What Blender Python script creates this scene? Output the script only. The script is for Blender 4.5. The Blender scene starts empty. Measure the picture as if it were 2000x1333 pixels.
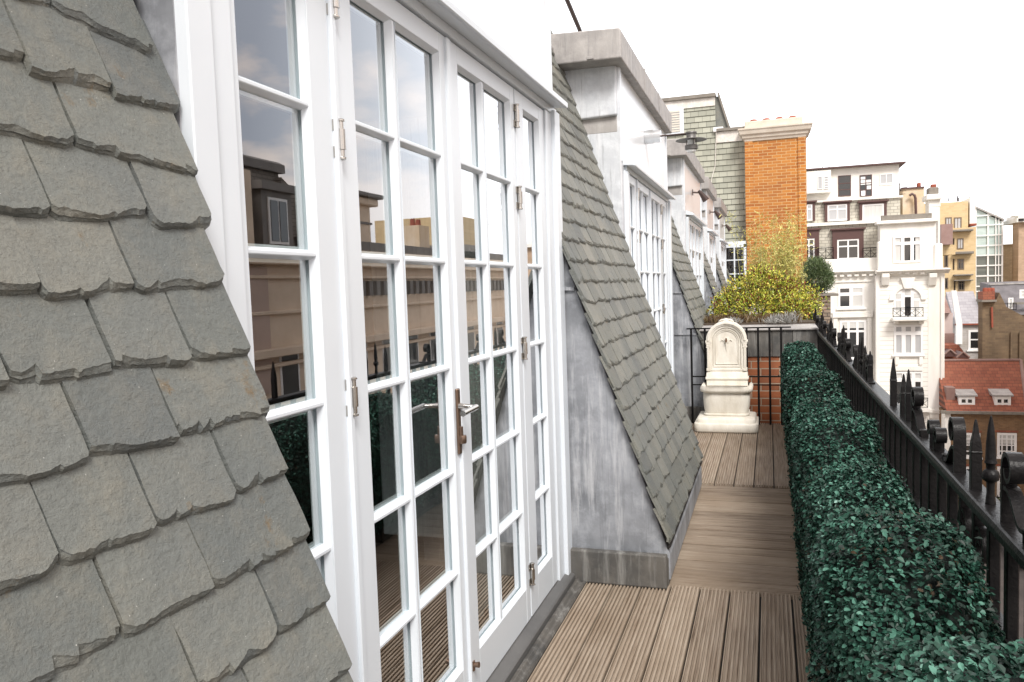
import bpy, bmesh, math, random
import numpy as np
from mathutils import Vector, Matrix, noise
random.seed(7); rng = np.random.default_rng(7)
SC = bpy.context.scene
COL = SC.collection
# ------------------------------------------------------------------ camera
YAW, PITCH, ROLL = .3166994, .0671078, -.0347167
CAM = Vector((0, 0, 1.57)); FPX = 1540.5
def cam_axes():
    cy, sy, cp, sp = math.cos(YAW), math.sin(YAW), math.cos(PITCH), math.sin(PITCH)
    fwd = Vector((-sy*cp, cy*cp, -sp)); right = Vector((cy, sy, 0)); up = right.cross(fwd)
    c, s = math.cos(ROLL), math.sin(ROLL)
    return c*right+s*up, -s*right+c*up, fwd
AR, AU, AF = cam_axes()
cd = bpy.data.cameras.new('camera'); cam = bpy.data.objects.new('camera', cd); COL.objects.link(cam)
M = Matrix((AR, AU, -AF)).transposed().to_4x4(); M.translation = CAM; cam.matrix_world = M
cd.sensor_width = 36; cd.lens = FPX/2000*36; cd.clip_start = .02; cd.clip_end = 600
SC.camera = cam
def at(px, py, Y):                      # surveying helper: where a sight line meets the plane y = Y
    d = AR*((px-1000)/FPX) + AU*(-(py-666.5)/FPX) + AF
    return CAM + d*((Y-CAM.y)/d.y)
# ------------------------------------------------------------------ world, sun, exposure
W = bpy.data.worlds.new('World'); SC.world = W; W.use_nodes = True
nt = W.node_tree; nt.nodes.clear()
def wn(t, **k):
    n = nt.nodes.new(t)
    for a, b in k.items(): setattr(n, a, b)
    return n
SUN_EL, SUN_AZ = math.radians(46), math.radians(152)     # azimuth from +Y towards +X
sky = wn('ShaderNodeTexSky', sky_type='NISHITA', sun_disc=False, sun_elevation=SUN_EL, sun_rotation=SUN_AZ)
tc = wn('ShaderNodeTexCoord'); mp = wn('ShaderNodeMapping'); mp.inputs['Scale'].default_value = (1, 1, 2.2)
nz = wn('ShaderNodeTexNoise'); nz.inputs['Scale'].default_value = 4.2; nz.inputs['Detail'].default_value = 9; nz.inputs['Roughness'].default_value = .55
nt.links.new(tc.outputs['Generated'], mp.inputs[0]); nt.links.new(mp.outputs[0], nz.inputs['Vector'])
cr = wn('ShaderNodeValToRGB'); cr.color_ramp.elements[0].position = .43; cr.color_ramp.elements[1].position = .55
nt.links.new(nz.outputs[0], cr.inputs[0])
dot = wn('ShaderNodeVectorMath', operation='DOT_PRODUCT'); dot.inputs[1].default_value = (-.25, .95, .05)
nt.links.new(tc.outputs['Generated'], dot.inputs[0])
mr = wn('ShaderNodeMapRange'); mr.inputs[1].default_value = .62; mr.inputs[2].default_value = .88
nt.links.new(dot.outputs['Value'], mr.inputs[0])
cl = wn('ShaderNodeMixRGB'); cl.inputs[1].default_value = (6.6, 6.9, 7.7, 1); cl.inputs[2].default_value = (14.2, 12.0, 10.5, 1)
nt.links.new(cr.outputs[0], cl.inputs[0])
sm = wn('ShaderNodeMixRGB'); sm.inputs[0].default_value = .85      # mostly cloud over the clear sky
nt.links.new(sky.outputs[0], sm.inputs[1]); nt.links.new(cl.outputs[0], sm.inputs[2])
hz = wn('ShaderNodeMixRGB'); hz.inputs[2].default_value = (14.5, 15.0, 15.6, 1)    # bright white overcast ahead
nt.links.new(mr.outputs[0], hz.inputs[0]); nt.links.new(sm.outputs[0], hz.inputs[1])
bg = wn('ShaderNodeBackground'); bg.inputs[1].default_value = .1
wo = wn('ShaderNodeOutputWorld'); nt.links.new(hz.outputs[0], bg.inputs[0]); nt.links.new(bg.outputs[0], wo.inputs[0])
sl = bpy.data.lights.new('sun', 'SUN'); sl.energy = 2.6; sl.angle = math.radians(20); sl.color = (1, .96, .91)
so = bpy.data.objects.new('sun', sl); COL.objects.link(so)
sd = Vector((math.sin(SUN_AZ)*math.cos(SUN_EL), math.cos(SUN_AZ)*math.cos(SUN_EL), math.sin(SUN_EL)))
so.rotation_euler = (-sd).to_track_quat('-Z', 'Y').to_euler()
SC.view_settings.view_transform = 'Standard'; SC.view_settings.look = 'None'
SC.view_settings.exposure = 0.62; SC.view_settings.gamma = 1
SC.cycles.max_bounces = 10; SC.cycles.transparent_max_bounces = 16

# ------------------------------------------------------------------ materials
def mat(name, col, rough=.6, metal=0, spec=.5):
    m = bpy.data.materials.new(name); m.use_nodes = True
    b = m.node_tree.nodes['Principled BSDF']
    b.inputs['Base Color'].default_value = (*col, 1); b.inputs['Roughness'].default_value = rough
    b.inputs['Metallic'].default_value = metal; b.inputs['Specular IOR Level'].default_value = spec
    return m
class NT:
    def __init__(s, m): s.t = m.node_tree; s.b = s.t.nodes['Principled BSDF']
    def n(s, ty, ins=None, **k):
        n = s.t.nodes.new(ty)
        for a, b in k.items(): setattr(n, a, b)
        for a, v in (ins or {}).items():
            if hasattr(v, 'node'): s.t.links.new(v, n.inputs[a])
            else: n.inputs[a].default_value = v
        return n
    def pos(s, scale=(1, 1, 1), obj=False):
        o = s.n('ShaderNodeTexCoord').outputs['Object'] if obj else s.n('ShaderNodeNewGeometry').outputs['Position']
        return s.n('ShaderNodeVectorMath', {0: o, 1: scale}, operation='MULTIPLY').outputs[0]
    def noise(s, vec, scale, detail=4, rough=.55): return s.n('ShaderNodeTexNoise', {'Vector': vec, 'Scale': scale, 'Detail': detail, 'Roughness': rough}).outputs[0]
    def ramp(s, fac, stops):
        r = s.n('ShaderNodeValToRGB', {0: fac}); e = r.color_ramp.elements
        while len(e) < len(stops): e.new(.5)
        for q, (p, c) in zip(e, stops): q.position = p; q.color = (*c, 1) if len(c) == 3 else c
        return r.outputs[0]
    def mix(s, f, a, b, mode='MIX'): return s.n('ShaderNodeMixRGB', {0: f, 1: a, 2: b}, blend_type=mode).outputs[0]
    def math(s, op, a, b=0.): return s.n('ShaderNodeMath', {0: a, 1: b}, operation=op).outputs[0]
    def bump(s, h, strength=.3, dist=.01, prev=None):
        n = s.n('ShaderNodeBump', {'Height': h, 'Strength': strength, 'Distance': dist})
        if prev is not None: s.t.links.new(prev, n.inputs['Normal'])
        return n.outputs[0]
    def set(s, k, v): s.t.links.new(v, s.b.inputs[k])
def c4(c): return (*c, 1)
def mottled(name, c1, c2, scale=6, rough=.7, bump=.2, metal=0, stretch=(1, 1, 1), bd=.004, spec=.4):
    m = mat(name, c1, rough, metal, spec); t = NT(m); p = t.pos(stretch)
    a = t.noise(p, scale, 6, .6); t.set('Base Color', t.mix(t.ramp(a, [(.3, (0, 0, 0)), (.7, (1, 1, 1))]), c4(c1), c4(c2)))
    t.set('Normal', t.bump(t.noise(p, scale*9, 3), bump, bd)); return m
def slate_mat(name='slate', c1=(.118, .130, .122), c2=(.178, .186, .168)):
    m = mat(name, c1, .62, 0, .35); t = NT(m); p = t.pos()
    a = t.noise(p, 3.5, 3); b = t.noise(p, 17, 6, .65); g = t.noise(p, 140, 4, .7)
    isl = t.n('ShaderNodeNewGeometry').outputs['Random Per Island']
    c = t.mix(isl, c4(c1), c4(c2))
    c = t.mix(t.math('MULTIPLY', t.ramp(b, [(.45, (0,)*3), (.75, (1,)*3)]), .5), c, (.235, .215, .165, 1))
    c = t.mix(t.ramp(a, [(.4, (.0,)*3), (.7, (.5,)*3)]), c, (.105, .12, .125, 1))
    rust = t.noise(t.pos((1, 1, 1)), 7.5, 8, .7)
    c = t.mix(t.ramp(rust, [(.625, (0,)*3), (.70, (.7,)*3)]), c, (.16, .10, .035, 1))
    c = t.mix(t.ramp(isl, [(.0, (.3,)*3), (.2, (0,)*3), (.85, (0,)*3), (1, (.3,)*3)]), c, t.mix(isl, (.10, .11, .12, 1), (.22, .205, .165, 1)))
    wh = t.n('ShaderNodeTexVoronoi', {'Vector': p, 'Scale': 55.}).outputs['Distance']
    c = t.mix(t.ramp(wh, [(.03, (.6,)*3), (.06, (0,)*3)]), c, (.6, .6, .56, 1))
    c = t.mix(t.ramp(g, [(.3, (.35,)*3), (.55, (0,)*3)]), c, (.08, .085, .08, 1))
    t.set('Base Color', c); n1 = t.bump(t.noise(t.pos((1, 1, 1.6)), 26, 8, .72), .9, .007, t.bump(b, .6, .008)); n2 = t.bump(g, .6, .003, n1); t.set('Normal', n2); return m
def lead_mat(name, c1, c2, white=(.55, .58, .6), amt=.6, rough=.5):
    m = mat(name, c1, rough, .05, .45); t = NT(m); p = t.pos()
    st = t.noise(t.pos((14, 14, 1.3)), 1, 8, .7); bl = t.noise(p, 2.6, 5, .6); f = t.noise(p, 60, 4)
    c = t.mix(t.ramp(bl, [(.35, (0,)*3), (.65, (1,)*3)]), c4(c1), c4(c2))
    c = t.mix(t.math('MULTIPLY', t.ramp(t.noise(p, 9, 8, .7), [(.48, (0,)*3), (.66, (1,)*3)]), .45), c, c4(tuple(x*1.35 for x in c2)))
    c = t.mix(t.math('MULTIPLY', t.ramp(st, [(.5, (0,)*3), (.72, (1,)*3)]), amt), c, c4(white))
    st2 = t.noise(t.pos((40, 40, 2.2)), 1, 5, .7)
    c = t.mix(t.math('MULTIPLY', t.ramp(st2, [(.55, (0,)*3), (.75, (1,)*3)]), amt*.6), c, (.10, .105, .115, 1))
    t.set('Base Color', c); t.set('Roughness', t.math('ADD', t.math('MULTIPLY', bl, .3), rough-.12))
    t.set('Normal', t.bump(f, .15, .002, t.bump(bl, .5, .02))); return m
def wood_mat():
    m = mat('deck_wood', (.3, .25, .2), .72, 0, .3); t = NT(m)
    isl = t.n('ShaderNodeNewGeometry').outputs['Random Per Island']
    at_ = t.n('ShaderNodeAttribute', attribute_name='grain').outputs['Vector']
    g = t.noise(at_, 1.0, 7, .65); a = t.noise(t.pos(), 1.6, 5, .6); f = t.noise(t.pos(), 190, 2)
    c = t.mix(isl, (.14, .098, .066, 1), (.34, .272, .205, 1))
    c = t.mix(t.ramp(g, [(.35, (.0,)*3), (.7, (.75,)*3)]), c, (.44, .375, .30, 1))
    c = t.mix(t.ramp(g, [(.25, (.9,)*3), (.40, (0,)*3)]), c, (.085, .055, .036, 1))
    c = t.mix(t.ramp(a, [(.45, (0,)*3), (.7, (.55,)*3)]), c, (.21, .155, .105, 1))
    t.set('Base Color', c); t.set('Normal', t.bump(f, .2, .001, t.bump(g, .3, .002))); return m
def brick_mat(name, axis, c1, c2, mortar, bw=.225, bh=.075, mw=.01, rough=.85, bump=.5, off=.5, dirt=(.1, .09, .08), da=.4, rot=None):
    m = mat(name, c1, rough, 0, .25); t = NT(m)
    sp = t.n('ShaderNodeSeparateXYZ', {0: t.n('ShaderNodeNewGeometry').outputs['Position']})
    u = sp.outputs['X'] if axis == 'y' else sp.outputs['Y']
    v = t.n('ShaderNodeCombineXYZ', {0: u, 1: sp.outputs['Z'], 2: 0.}).outputs[0]
    br = t.n('ShaderNodeTexBrick', {'Vector': v, 'Color1': c4(c1), 'Color2': c4(c2), 'Mortar': c4(mortar), 'Scale': 1., 'Mortar Size': mw/2, 'Mortar Smooth': .2, 'Bias': 0., 'Brick Width': bw, 'Row Height': bh})
    br.offset = off
    a = t.noise(t.pos(), .9, 6, .6)
    c = t.mix(t.math('MULTIPLY', t.ramp(a, [(.4, (0,)*3), (.75, (1,)*3)]), da), br.outputs['Color'], c4(dirt))
    t.set('Base Color', c); t.set('Normal', t.bump(t.math('SUBTRACT', 1., br.outputs['Fac']), bump, .012, t.bump(t.noise(t.pos(), 45, 4), .3, .006))); return m
def glass_mat(name, tint=(.80, .85, .84), k=3.0, base=.07, ior=1.52, rough=0.0):
    m = bpy.data.materials.new(name); m.use_nodes = True; t = m.node_tree; t.nodes.clear()
    o = t.nodes.new('ShaderNodeOutputMaterial'); mx = t.nodes.new('ShaderNodeMixShader')
    tr = t.nodes.new('ShaderNodeBsdfTransparent'); tr.inputs[0].default_value = c4(tint)
    gl = t.nodes.new('ShaderNodeBsdfGlossy'); gl.inputs['Roughness'].default_value = rough; gl.inputs[0].default_value = (.97, .98, 1, 1)
    fr = t.nodes.new('ShaderNodeFresnel'); fr.inputs[0].default_value = ior
    ma = t.nodes.new('ShaderNodeMath'); ma.operation = 'MULTIPLY_ADD'; ma.use_clamp = True; ma.inputs[1].default_value = k; ma.inputs[2].default_value = base
    geo = t.nodes.new('ShaderNodeNewGeometry'); bf = t.nodes.new('ShaderNodeMath'); bf.operation = 'MULTIPLY'
    inv = t.nodes.new('ShaderNodeMath'); inv.operation = 'SUBTRACT'; inv.inputs[0].default_value = 1
    t.links.new(fr.outputs[0], ma.inputs[0]); t.links.new(geo.outputs['Backfacing'], inv.inputs[1])
    t.links.new(ma.outputs[0], bf.inputs[0]); t.links.new(inv.outputs[0], bf.inputs[1])
    t.links.new(bf.outputs[0], mx.inputs[0]); t.links.new(tr.outputs[0], mx.inputs[1]); t.links.new(gl.outputs[0], mx.inputs[2]); t.links.new(mx.outputs[0], o.inputs[0])
    return m
def leaf_mat(name, stops, rough=.45, trans=.15, spec=.5):
    m = mat(name, stops[0][1], rough, 0, spec); t = NT(m)
    a = t.n('ShaderNodeAttribute', attribute_name='var').outputs['Fac']
    big = t.noise(t.pos(), 5., 3)
    f = t.math('ADD', t.math('MULTIPLY', a, .75), t.math('MULTIPLY', t.ramp(big, [(.35, (0,)*3), (.65, (1,)*3)]), .25))
    t.set('Base Color', t.ramp(f, stops)); return m

MW = mat('white_paint', (.80, .81, .83), .32, 0, .5)
_t = NT(MW); _p = _t.pos(); _t.set('Base Color', _t.mix(_t.ramp(_t.noise(_p, 3, 5), [(.4, (0,)*3), (.8, (.5,)*3)]), (.67, .72, .765, 1), (.59, .635, .68, 1)))
_t.set('Normal', _t.bump(_t.noise(_t.pos((30, 30, 2)), 1, 4), .06, .002))
MWG = mat('white_gloss_panel', (.74, .77, .80), .22, 0, .6)
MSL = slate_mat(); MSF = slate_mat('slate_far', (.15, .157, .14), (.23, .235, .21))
MLD = lead_mat('lead', (.15, .16, .175), (.32, .335, .36), (.60, .61, .63), .85)
MLB = lead_mat('lead_base', (.062, .062, .06), (.12, .112, .10), (.42, .42, .40), .55, .65)
MLP = lead_mat('lead_pale', (.50, .53, .57), (.62, .65, .68), (.78, .80, .82), .8, .45)
MLC = lead_mat('lead_cap', (.25, .24, .235), (.38, .365, .35), (.50, .49, .47), .6, .55)
MWD = wood_mat()
MDK = mat('dark_void', (.015, .013, .012), .8)
MSILL = mottled('sill_grey_paint', (.085, .085, .085), (.12, .12, .118), 4, .45, .1)
MGL = glass_mat('window_glass')
MGF = glass_mat('far_glass', (.25, .28, .28), 1.6, .05)
MST = mat('brushed_steel', (.50, .48, .45), .25, 1); 
MBR = mat('bronze_plate', (.22, .15, .11), .35, .8)
MIRON = mottled('black_iron_paint', (.0045, .0045, .005), (.012, .011, .011), 9, .36, .5, 0, (1, 1, 1), .004, .15)
MROOM = mottled('room_wall', (.16, .13, .105), (.12, .10, .085), 2, .9)
MFLR = mottled('room_floor', (.09, .05, .028), (.06, .035, .02), 3, .4, .05, 0, (20, 1, 1))
MCUR = mottled('curtain_cloth', (.50, .48, .45), (.42, .40, .38), 3, .9, .2, 0, (30, 30, .2))
MBODY = brick_mat('house_brick', 'x', (.25, .12, .07), (.32, .17, .1), (.4, .36, .3))

# ------------------------------------------------------------------ mesh building
class MB:
    def __init__(s): s.v = []; s.f = []
    def add(s, vs, fs):
        k = len(s.v); s.v += [tuple(v) for v in vs]; s.f += [tuple(i+k for i in f) for f in fs]; return s
    def box(s, x0, x1, y0, y1, z0, z1):
        return s.add([(x, y, z) for x in (x0, x1) for y in (y0, y1) for z in (z0, z1)],
                     [(0, 1, 3, 2), (4, 6, 7, 5), (0, 4, 5, 1), (2, 3, 7, 6), (0, 2, 6, 4), (1, 5, 7, 3)])
    def prism(s, prof, ax, a, b):        # prof: 2-D points in the two other axes (cyclic order xyz without ax)
        def P(p, t):
            if ax == 'y': return (p[0], t, p[1])
            if ax == 'x': return (t, p[0], p[1])
            return (p[0], p[1], t)
        n = len(prof); vs = [P(p, a) for p in prof]+[P(p, b) for p in prof]
        fs = [tuple(range(n)), tuple(range(2*n-1, n-1, -1))]+[(i, (i+1) % n, n+(i+1) % n, n+i) for i in range(n)]
        return s.add(vs, fs)
    def tube(s, pts, r, n=8, flat=None):
        pts = [Vector(p) for p in pts]; R = r if isinstance(r, (list, tuple)) else [r]*len(pts)
        rings = []; up = Vector((0, 0, 1)); prev = None
        for i, p in enumerate(pts):
            d = (pts[min(i+1, len(pts)-1)]-pts[max(i-1, 0)]).normalized()
            if prev is None:
                a = d.cross(up) if abs(d.z) < .95 else d.cross(Vector((0, 1, 0)))
            else: a = prev-d*prev.dot(d)
            a.normalize(); prev = a; b = d.cross(a)
            rings.append([p+a*math.cos(q)*R[i]+b*math.sin(q)*R[i] for q in [2*math.pi*j/n for j in range(n)]])
        vs = [v for rg in rings for v in rg]; fs = []
        for i in range(len(pts)-1):
            for j in range(n): fs.append((i*n+j, i*n+(j+1) % n, (i+1)*n+(j+1) % n, (i+1)*n+j))
        fs += [tuple(range(n))[::-1], tuple((len(pts)-1)*n+j for j in range(n))]
        return s.add(vs, fs)
    def ribbon(s, pts, wid, th, side=(1, 0, 0)):   # flat bar swept along a path, its width along `side`
        pts = [Vector(p) for p in pts]; sd_ = Vector(side); n = len(pts); vs = []
        for i, p in enumerate(pts):
            d = (pts[min(i+1, n-1)]-pts[max(i-1, 0)]).normalized(); nn = d.cross(sd_).normalized()
            for a, b in ((-1, -1), (1, -1), (1, 1), (-1, 1)): vs.append(p+sd_*(a*wid/2)+nn*(b*th/2))
        fs = [(i*4+j, i*4+(j+1) % 4, i*4+4+(j+1) % 4, i*4+4+j) for i in range(n-1) for j in range(4)]
        fs += [(3, 2, 1, 0), tuple((n-1)*4+j for j in range(4))]
        return s.add(vs, fs)
    def lathe(s, prof, c, n=20, sx=1, sy=1):
        k = len(prof); vs = []
        for r, z in prof:
            for j in range(n):
                a = 2*math.pi*j/n; vs.append((c[0]+r*sx*math.cos(a), c[1]+r*sy*math.sin(a), c[2]+z))
        fs = [(i*n+j, i*n+(j+1) % n, (i+1)*n+(j+1) % n, (i+1)*n+j) for i in range(k-1) for j in range(n)]
        fs += [tuple(range(n))[::-1], tuple((k-1)*n+j for j in range(n))]
        return s.add(vs, fs)
    def grid(s, rows):
        m = len(rows[0]); vs = [p for r in rows for p in r]
        return s.add(vs, [(i*m+j, i*m+j+1, (i+1)*m+j+1, (i+1)*m+j) for i in range(len(rows)-1) for j in range(m-1)])
    def build(s, name, m, parent=None, smooth=False, bevel=0, seg=1, angle=40, recalc=True):
        off = Vector(worldloc(parent)) if parent else Vector((0, 0, 0))
        me = bpy.data.meshes.new(name); me.from_pydata([tuple(Vector(v)-off) for v in s.v], [], s.f)
        if recalc:
            b = bmesh.new(); b.from_mesh(me); bmesh.ops.recalc_face_normals(b, faces=b.faces); b.to_mesh(me); b.free()
        me.materials.append(m)
        if smooth: me.shade_smooth() if hasattr(me, 'shade_smooth') else None
        o = bpy.data.objects.new(name, me); COL.objects.link(o); o.parent = parent
        if bevel:
            q = o.modifiers.new('bevel', 'BEVEL'); q.width = bevel; q.segments = seg; q.limit_method = 'ANGLE'; q.angle_limit = math.radians(50); q.harden_normals = False
        if smooth:
            try: me.set_sharp_from_angle(angle=math.radians(angle))
            except Exception: pass
        return o
def worldloc(o):
    p = Vector((0, 0, 0))
    while o: p += o.location; o = o.parent
    return p
def tag(o, label=None, cat=None, group=None, kind=None):
    if label: o['label'] = label
    if cat: o['category'] = cat
    if group: o['group'] = group
    if kind: o['kind'] = kind
    return o
def thing(name, label, cat, loc=(0, 0, 0), group=None):
    o = bpy.data.objects.new(name, None); COL.objects.link(o); o.location = loc; o.empty_display_size = .1
    return tag(o, label, cat, group)
def B(x0, x1, y0, y1, z0, z1): return MB().box(x0, x1, y0, y1, z0, z1)
def nz1(x, y=0., z=0.): return noise.noise(Vector((x, y, z)))

# ================================================================== TERRACE HOUSE (mansard roof with dormers)
XD = -1.05                                                     # plane of the dormer fronts
GZ = -13.0                                                     # street level
def sx_(z): return -1.03-(z-1.8)*.328                          # x of the roof slope at height z
house = thing('terrace_house', 'slate mansard roofed house with white french door dormers along the decked roof terrace', 'house', (-1.05, 4, 0))
SLP = Vector((.3117, 0, -.9502)); SLN = Vector((.9502, 0, .3117))
def slates(mb, y0, y1, k0, k1, rowy, ncol, gap=.005, chip=1.0, cell=1.0):
    """rowy(k) -> joint positions; course k has its bottom edge at z = 1.799 - k*.1123"""
    for k in range(k0, k1):
        zb = 1.799-k*.1123+random.uniform(-.002, .002); base = Vector((sx_(zb), 0, zb)); js = rowy(k)
        for a, b in zip(js[:-1], js[1:]):
            a2, b2 = a+gap*random.uniform(.3, .8), b-gap*random.uniform(.3, .8)
            if b2-a2 < .02: continue
            n = max(3, int((b2-a2)/.25*ncol)); sd1 = random.uniform(0, 100); tilt = random.uniform(-.012, .012); dz = random.uniform(-.004, .004)
            sk0, sk1 = random.uniform(-.035, .01), random.uniform(-.01, .035); hh = random.uniform(0, .003); ys = []; rows = [[] for _ in range(12)]
            us = (.048, .085, .12, .20)
            for i in range(n+1):
                f = i/n; y = a2+(b2-a2)*f
                e = dz+tilt*(f-.5)*2+.0028*nz1(y*18, sd1)+.0016*nz1(y*90, sd1+3)
                cor = max(0, .12-f)/.12; cor2 = max(0, f-.88)/.12
                e += chip*(.010*cor*cor*(1 if sd1 % 2 < 1 else .2)+.008*cor2*cor2*(1 if sd1 % 3 < 1 else .2))
                # broken lower edge: scalloped conchoidal flakes stepping up to the face of the slate
                cellp = y*21+sd1+.9*nz1(y*13, sd1+2); fr_ = cellp-math.floor(cellp); big = .25+.75*abs(nz1(math.floor(cellp)*1.73, sd1))*1.6
                saw = fr_**1.4 if nz1(math.floor(cellp)*2.1, sd1+8) > 0 else (1-fr_)**1.4
                r = (.0075+.018*min(1, big)*saw+.020*max(0, nz1(y*7, sd1+20))+.0022*nz1(y*120, sd1+5))*chip
                top = lambda u: .0285+hh-.112*u
                q0 = .0105; q1 = top(e+r)-.0016
                F_ = lambda f_, am, s_: q0+(q1-q0)*f_+am*nz1(y*70+f_*9, sd1+s_, f_*3)
                prof = [(e, q0-.0004), (e+.0006, q0+.0026+.0010*nz1(y*110, sd1)), (e+r*.25, F_(.42, .0012, 31)), (e+r*.47, F_(.60, .0018, 37)), (e+r*.53, F_(.74, .0016, 37)),
                        (e+r*.78, F_(.88, .0014, 41)), (e+r*.96, q1), (e+r+.0010, top(e+r))]
                prof += [(max(u, e+r+.004), top(u)+.0010*nz1(y*16, u*16, sd1)+.0005*nz1(y*50, u*50, sd1)) for u in us]
                wob = .0016*nz1(sd1, 5.)
                for j, (u, h) in enumerate(prof):
                    yy = y+u*(sk0*(1-f)+sk1*f)*.5
                    if i == 0: yy += .0034*nz1(u*70, sd1+50)
                    if i == n: yy += .0034*nz1(u*70, sd1+60)
                    p = base-SLP*u+SLN*h; rows[j].append((p.x, yy, p.z))
            # side walls
            L = [(r_[0][0]-SLN.x*.013, r_[0][1], r_[0][2]-SLN.z*.013) if j > 1 else r_[0] for j, r_ in enumerate(rows)]
            R = [(r_[-1][0]-SLN.x*.013, r_[-1][1], r_[-1][2]-SLN.z*.013) if j > 1 else r_[-1] for j, r_ in enumerate(rows)]
            mb.grid([[l]+r_+[q] for l, r_, q in zip(L, rows, R)])
def joints(y0, y1, seed, w0=.13, w1=.22):
    def f(k):
        r = random.Random(seed*1000+k); ys = [y0+r.uniform(-.006, .006)]; y = y0+r.uniform(.06, w1)
        while y < y1-.06: ys.append(y); y += r.uniform(w0, w1)
        ys.append(y1+r.uniform(-.008, .008)); return ys
    return f
NEAR = {-2: [1.013, 1.224], -1: [.923, 1.082, 1.252], 0: [.966, 1.232], 1: [.878, 1.073, 1.229], 2: [.820, .988, 1.207], 3: [.897, 1.056, 1.210],
        4: [.812, .974, 1.211], 5: [.881, 1.056, 1.199], 6: [.776, .945, 1.206], 7: [.86, 1.049, 1.203], 8: [.78, .96, 1.20], 9: [.9, 1.07, 1.2], -3: [.95, 1.1, 1.235]}
def near_j(k):
    ys = list(NEAR.get(k, [1.0, 1.22])); r = random.Random(k+77); y = ys[0]
    while y > .35: y -= r.uniform(.15, .21); ys.insert(0, y)
    return ys
PROF_LOW = [(sx_(3.42)-.012, 3.42), (sx_(.16)-.012, .16), (sx_(.16)-.012, .03), (-1.9, .03), (-1.9, 3.42)]
def panel(y0, y1, jf, k0, k1, ncol, m, ztop=3.42, cs=1.0):
    mb = MB(); slates(mb, y0, y1, k0, k1, jf, ncol, chip=cs); o = mb.build('slate_slope', m, house, recalc=False, smooth=True, angle=16)
    pr = [(sx_(3.42)-.012, 3.42), (sx_(.16)-.012, .16), (sx_(.16)-.012, .03), (-1.9, .03), (-1.9, 3.42)]
    MB().prism(pr, 'y', y0+.012, y1-.012).build('lead_cheek', MLD, house, bevel=.004)
    # dark battens and underlay showing along the near verge
    MB().prism([(sx_(3.3)-.008, 3.3), (sx_(.2)-.008, .2), (sx_(.2)+.006, .205), (sx_(3.3)+.006, 3.305)], 'y', y0+.004, y1-(.004 if y0 > 1 else .045)).build('roof_batten', MDK, house)
    # lead base and capping of this slope
    return o
panel(.25, 1.215, near_j, -4, 12, 64, MSL)
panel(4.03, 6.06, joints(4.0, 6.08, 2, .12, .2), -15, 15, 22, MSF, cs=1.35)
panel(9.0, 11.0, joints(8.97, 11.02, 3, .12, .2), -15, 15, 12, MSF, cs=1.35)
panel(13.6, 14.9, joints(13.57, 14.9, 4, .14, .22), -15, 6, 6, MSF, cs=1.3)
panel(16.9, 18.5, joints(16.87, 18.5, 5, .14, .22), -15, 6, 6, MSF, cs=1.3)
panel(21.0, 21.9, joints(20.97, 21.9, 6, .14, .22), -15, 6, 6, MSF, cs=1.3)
# stepped lead base under the second slope
B(-1.035, -.515, 3.985, 4.03, 0, .175).build('lead_base', MLB, house, bevel=.008, seg=2)
B(-.60, -.512, 4.03, 6.1, 0, .15).build('lead_base', MLB, house, bevel=.006)
B(-.60, -.512, 8.98, 10.9, 0, .15).build('lead_base', MLB, house, bevel=.006)
B(-1.035, -.52, 8.94, 8.98, 0, .175).build('lead_base', MLB, house, bevel=.006)
# a welted joint across the big lead cheek, like the drip marks of the photo
for yy, zj in ((4.03, 1.55), (9.0, 1.45), (9.0, .98)):
    MB().prism([(-1.05, zj), (sx_(zj)-.02, zj-.005), (sx_(zj)-.02, zj+.012), (-1.05, zj+.017)], 'y', yy-.004, yy+.02).build('lead_joint', MLD, house)
# roof verge capping strips between the dormers
for a, b in ((4.04, 5.95), (8.9, 10.8), (13.5, 14.7), (16.7, 18.6)):
    MB().prism([(sx_(3.36)+.035, 3.30), (sx_(3.36)+.05, 3.32), (sx_(3.65)+.03, 3.62), (sx_(3.65)-.6, 3.66), (sx_(3.65)-.6, 3.3)], 'y', a, b).build('lead_capping', MLC, house, bevel=.008)
B(-7, -1.72, .2, 22, 3.40, 3.48).build('flat_roof', MLC, house)

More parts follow.
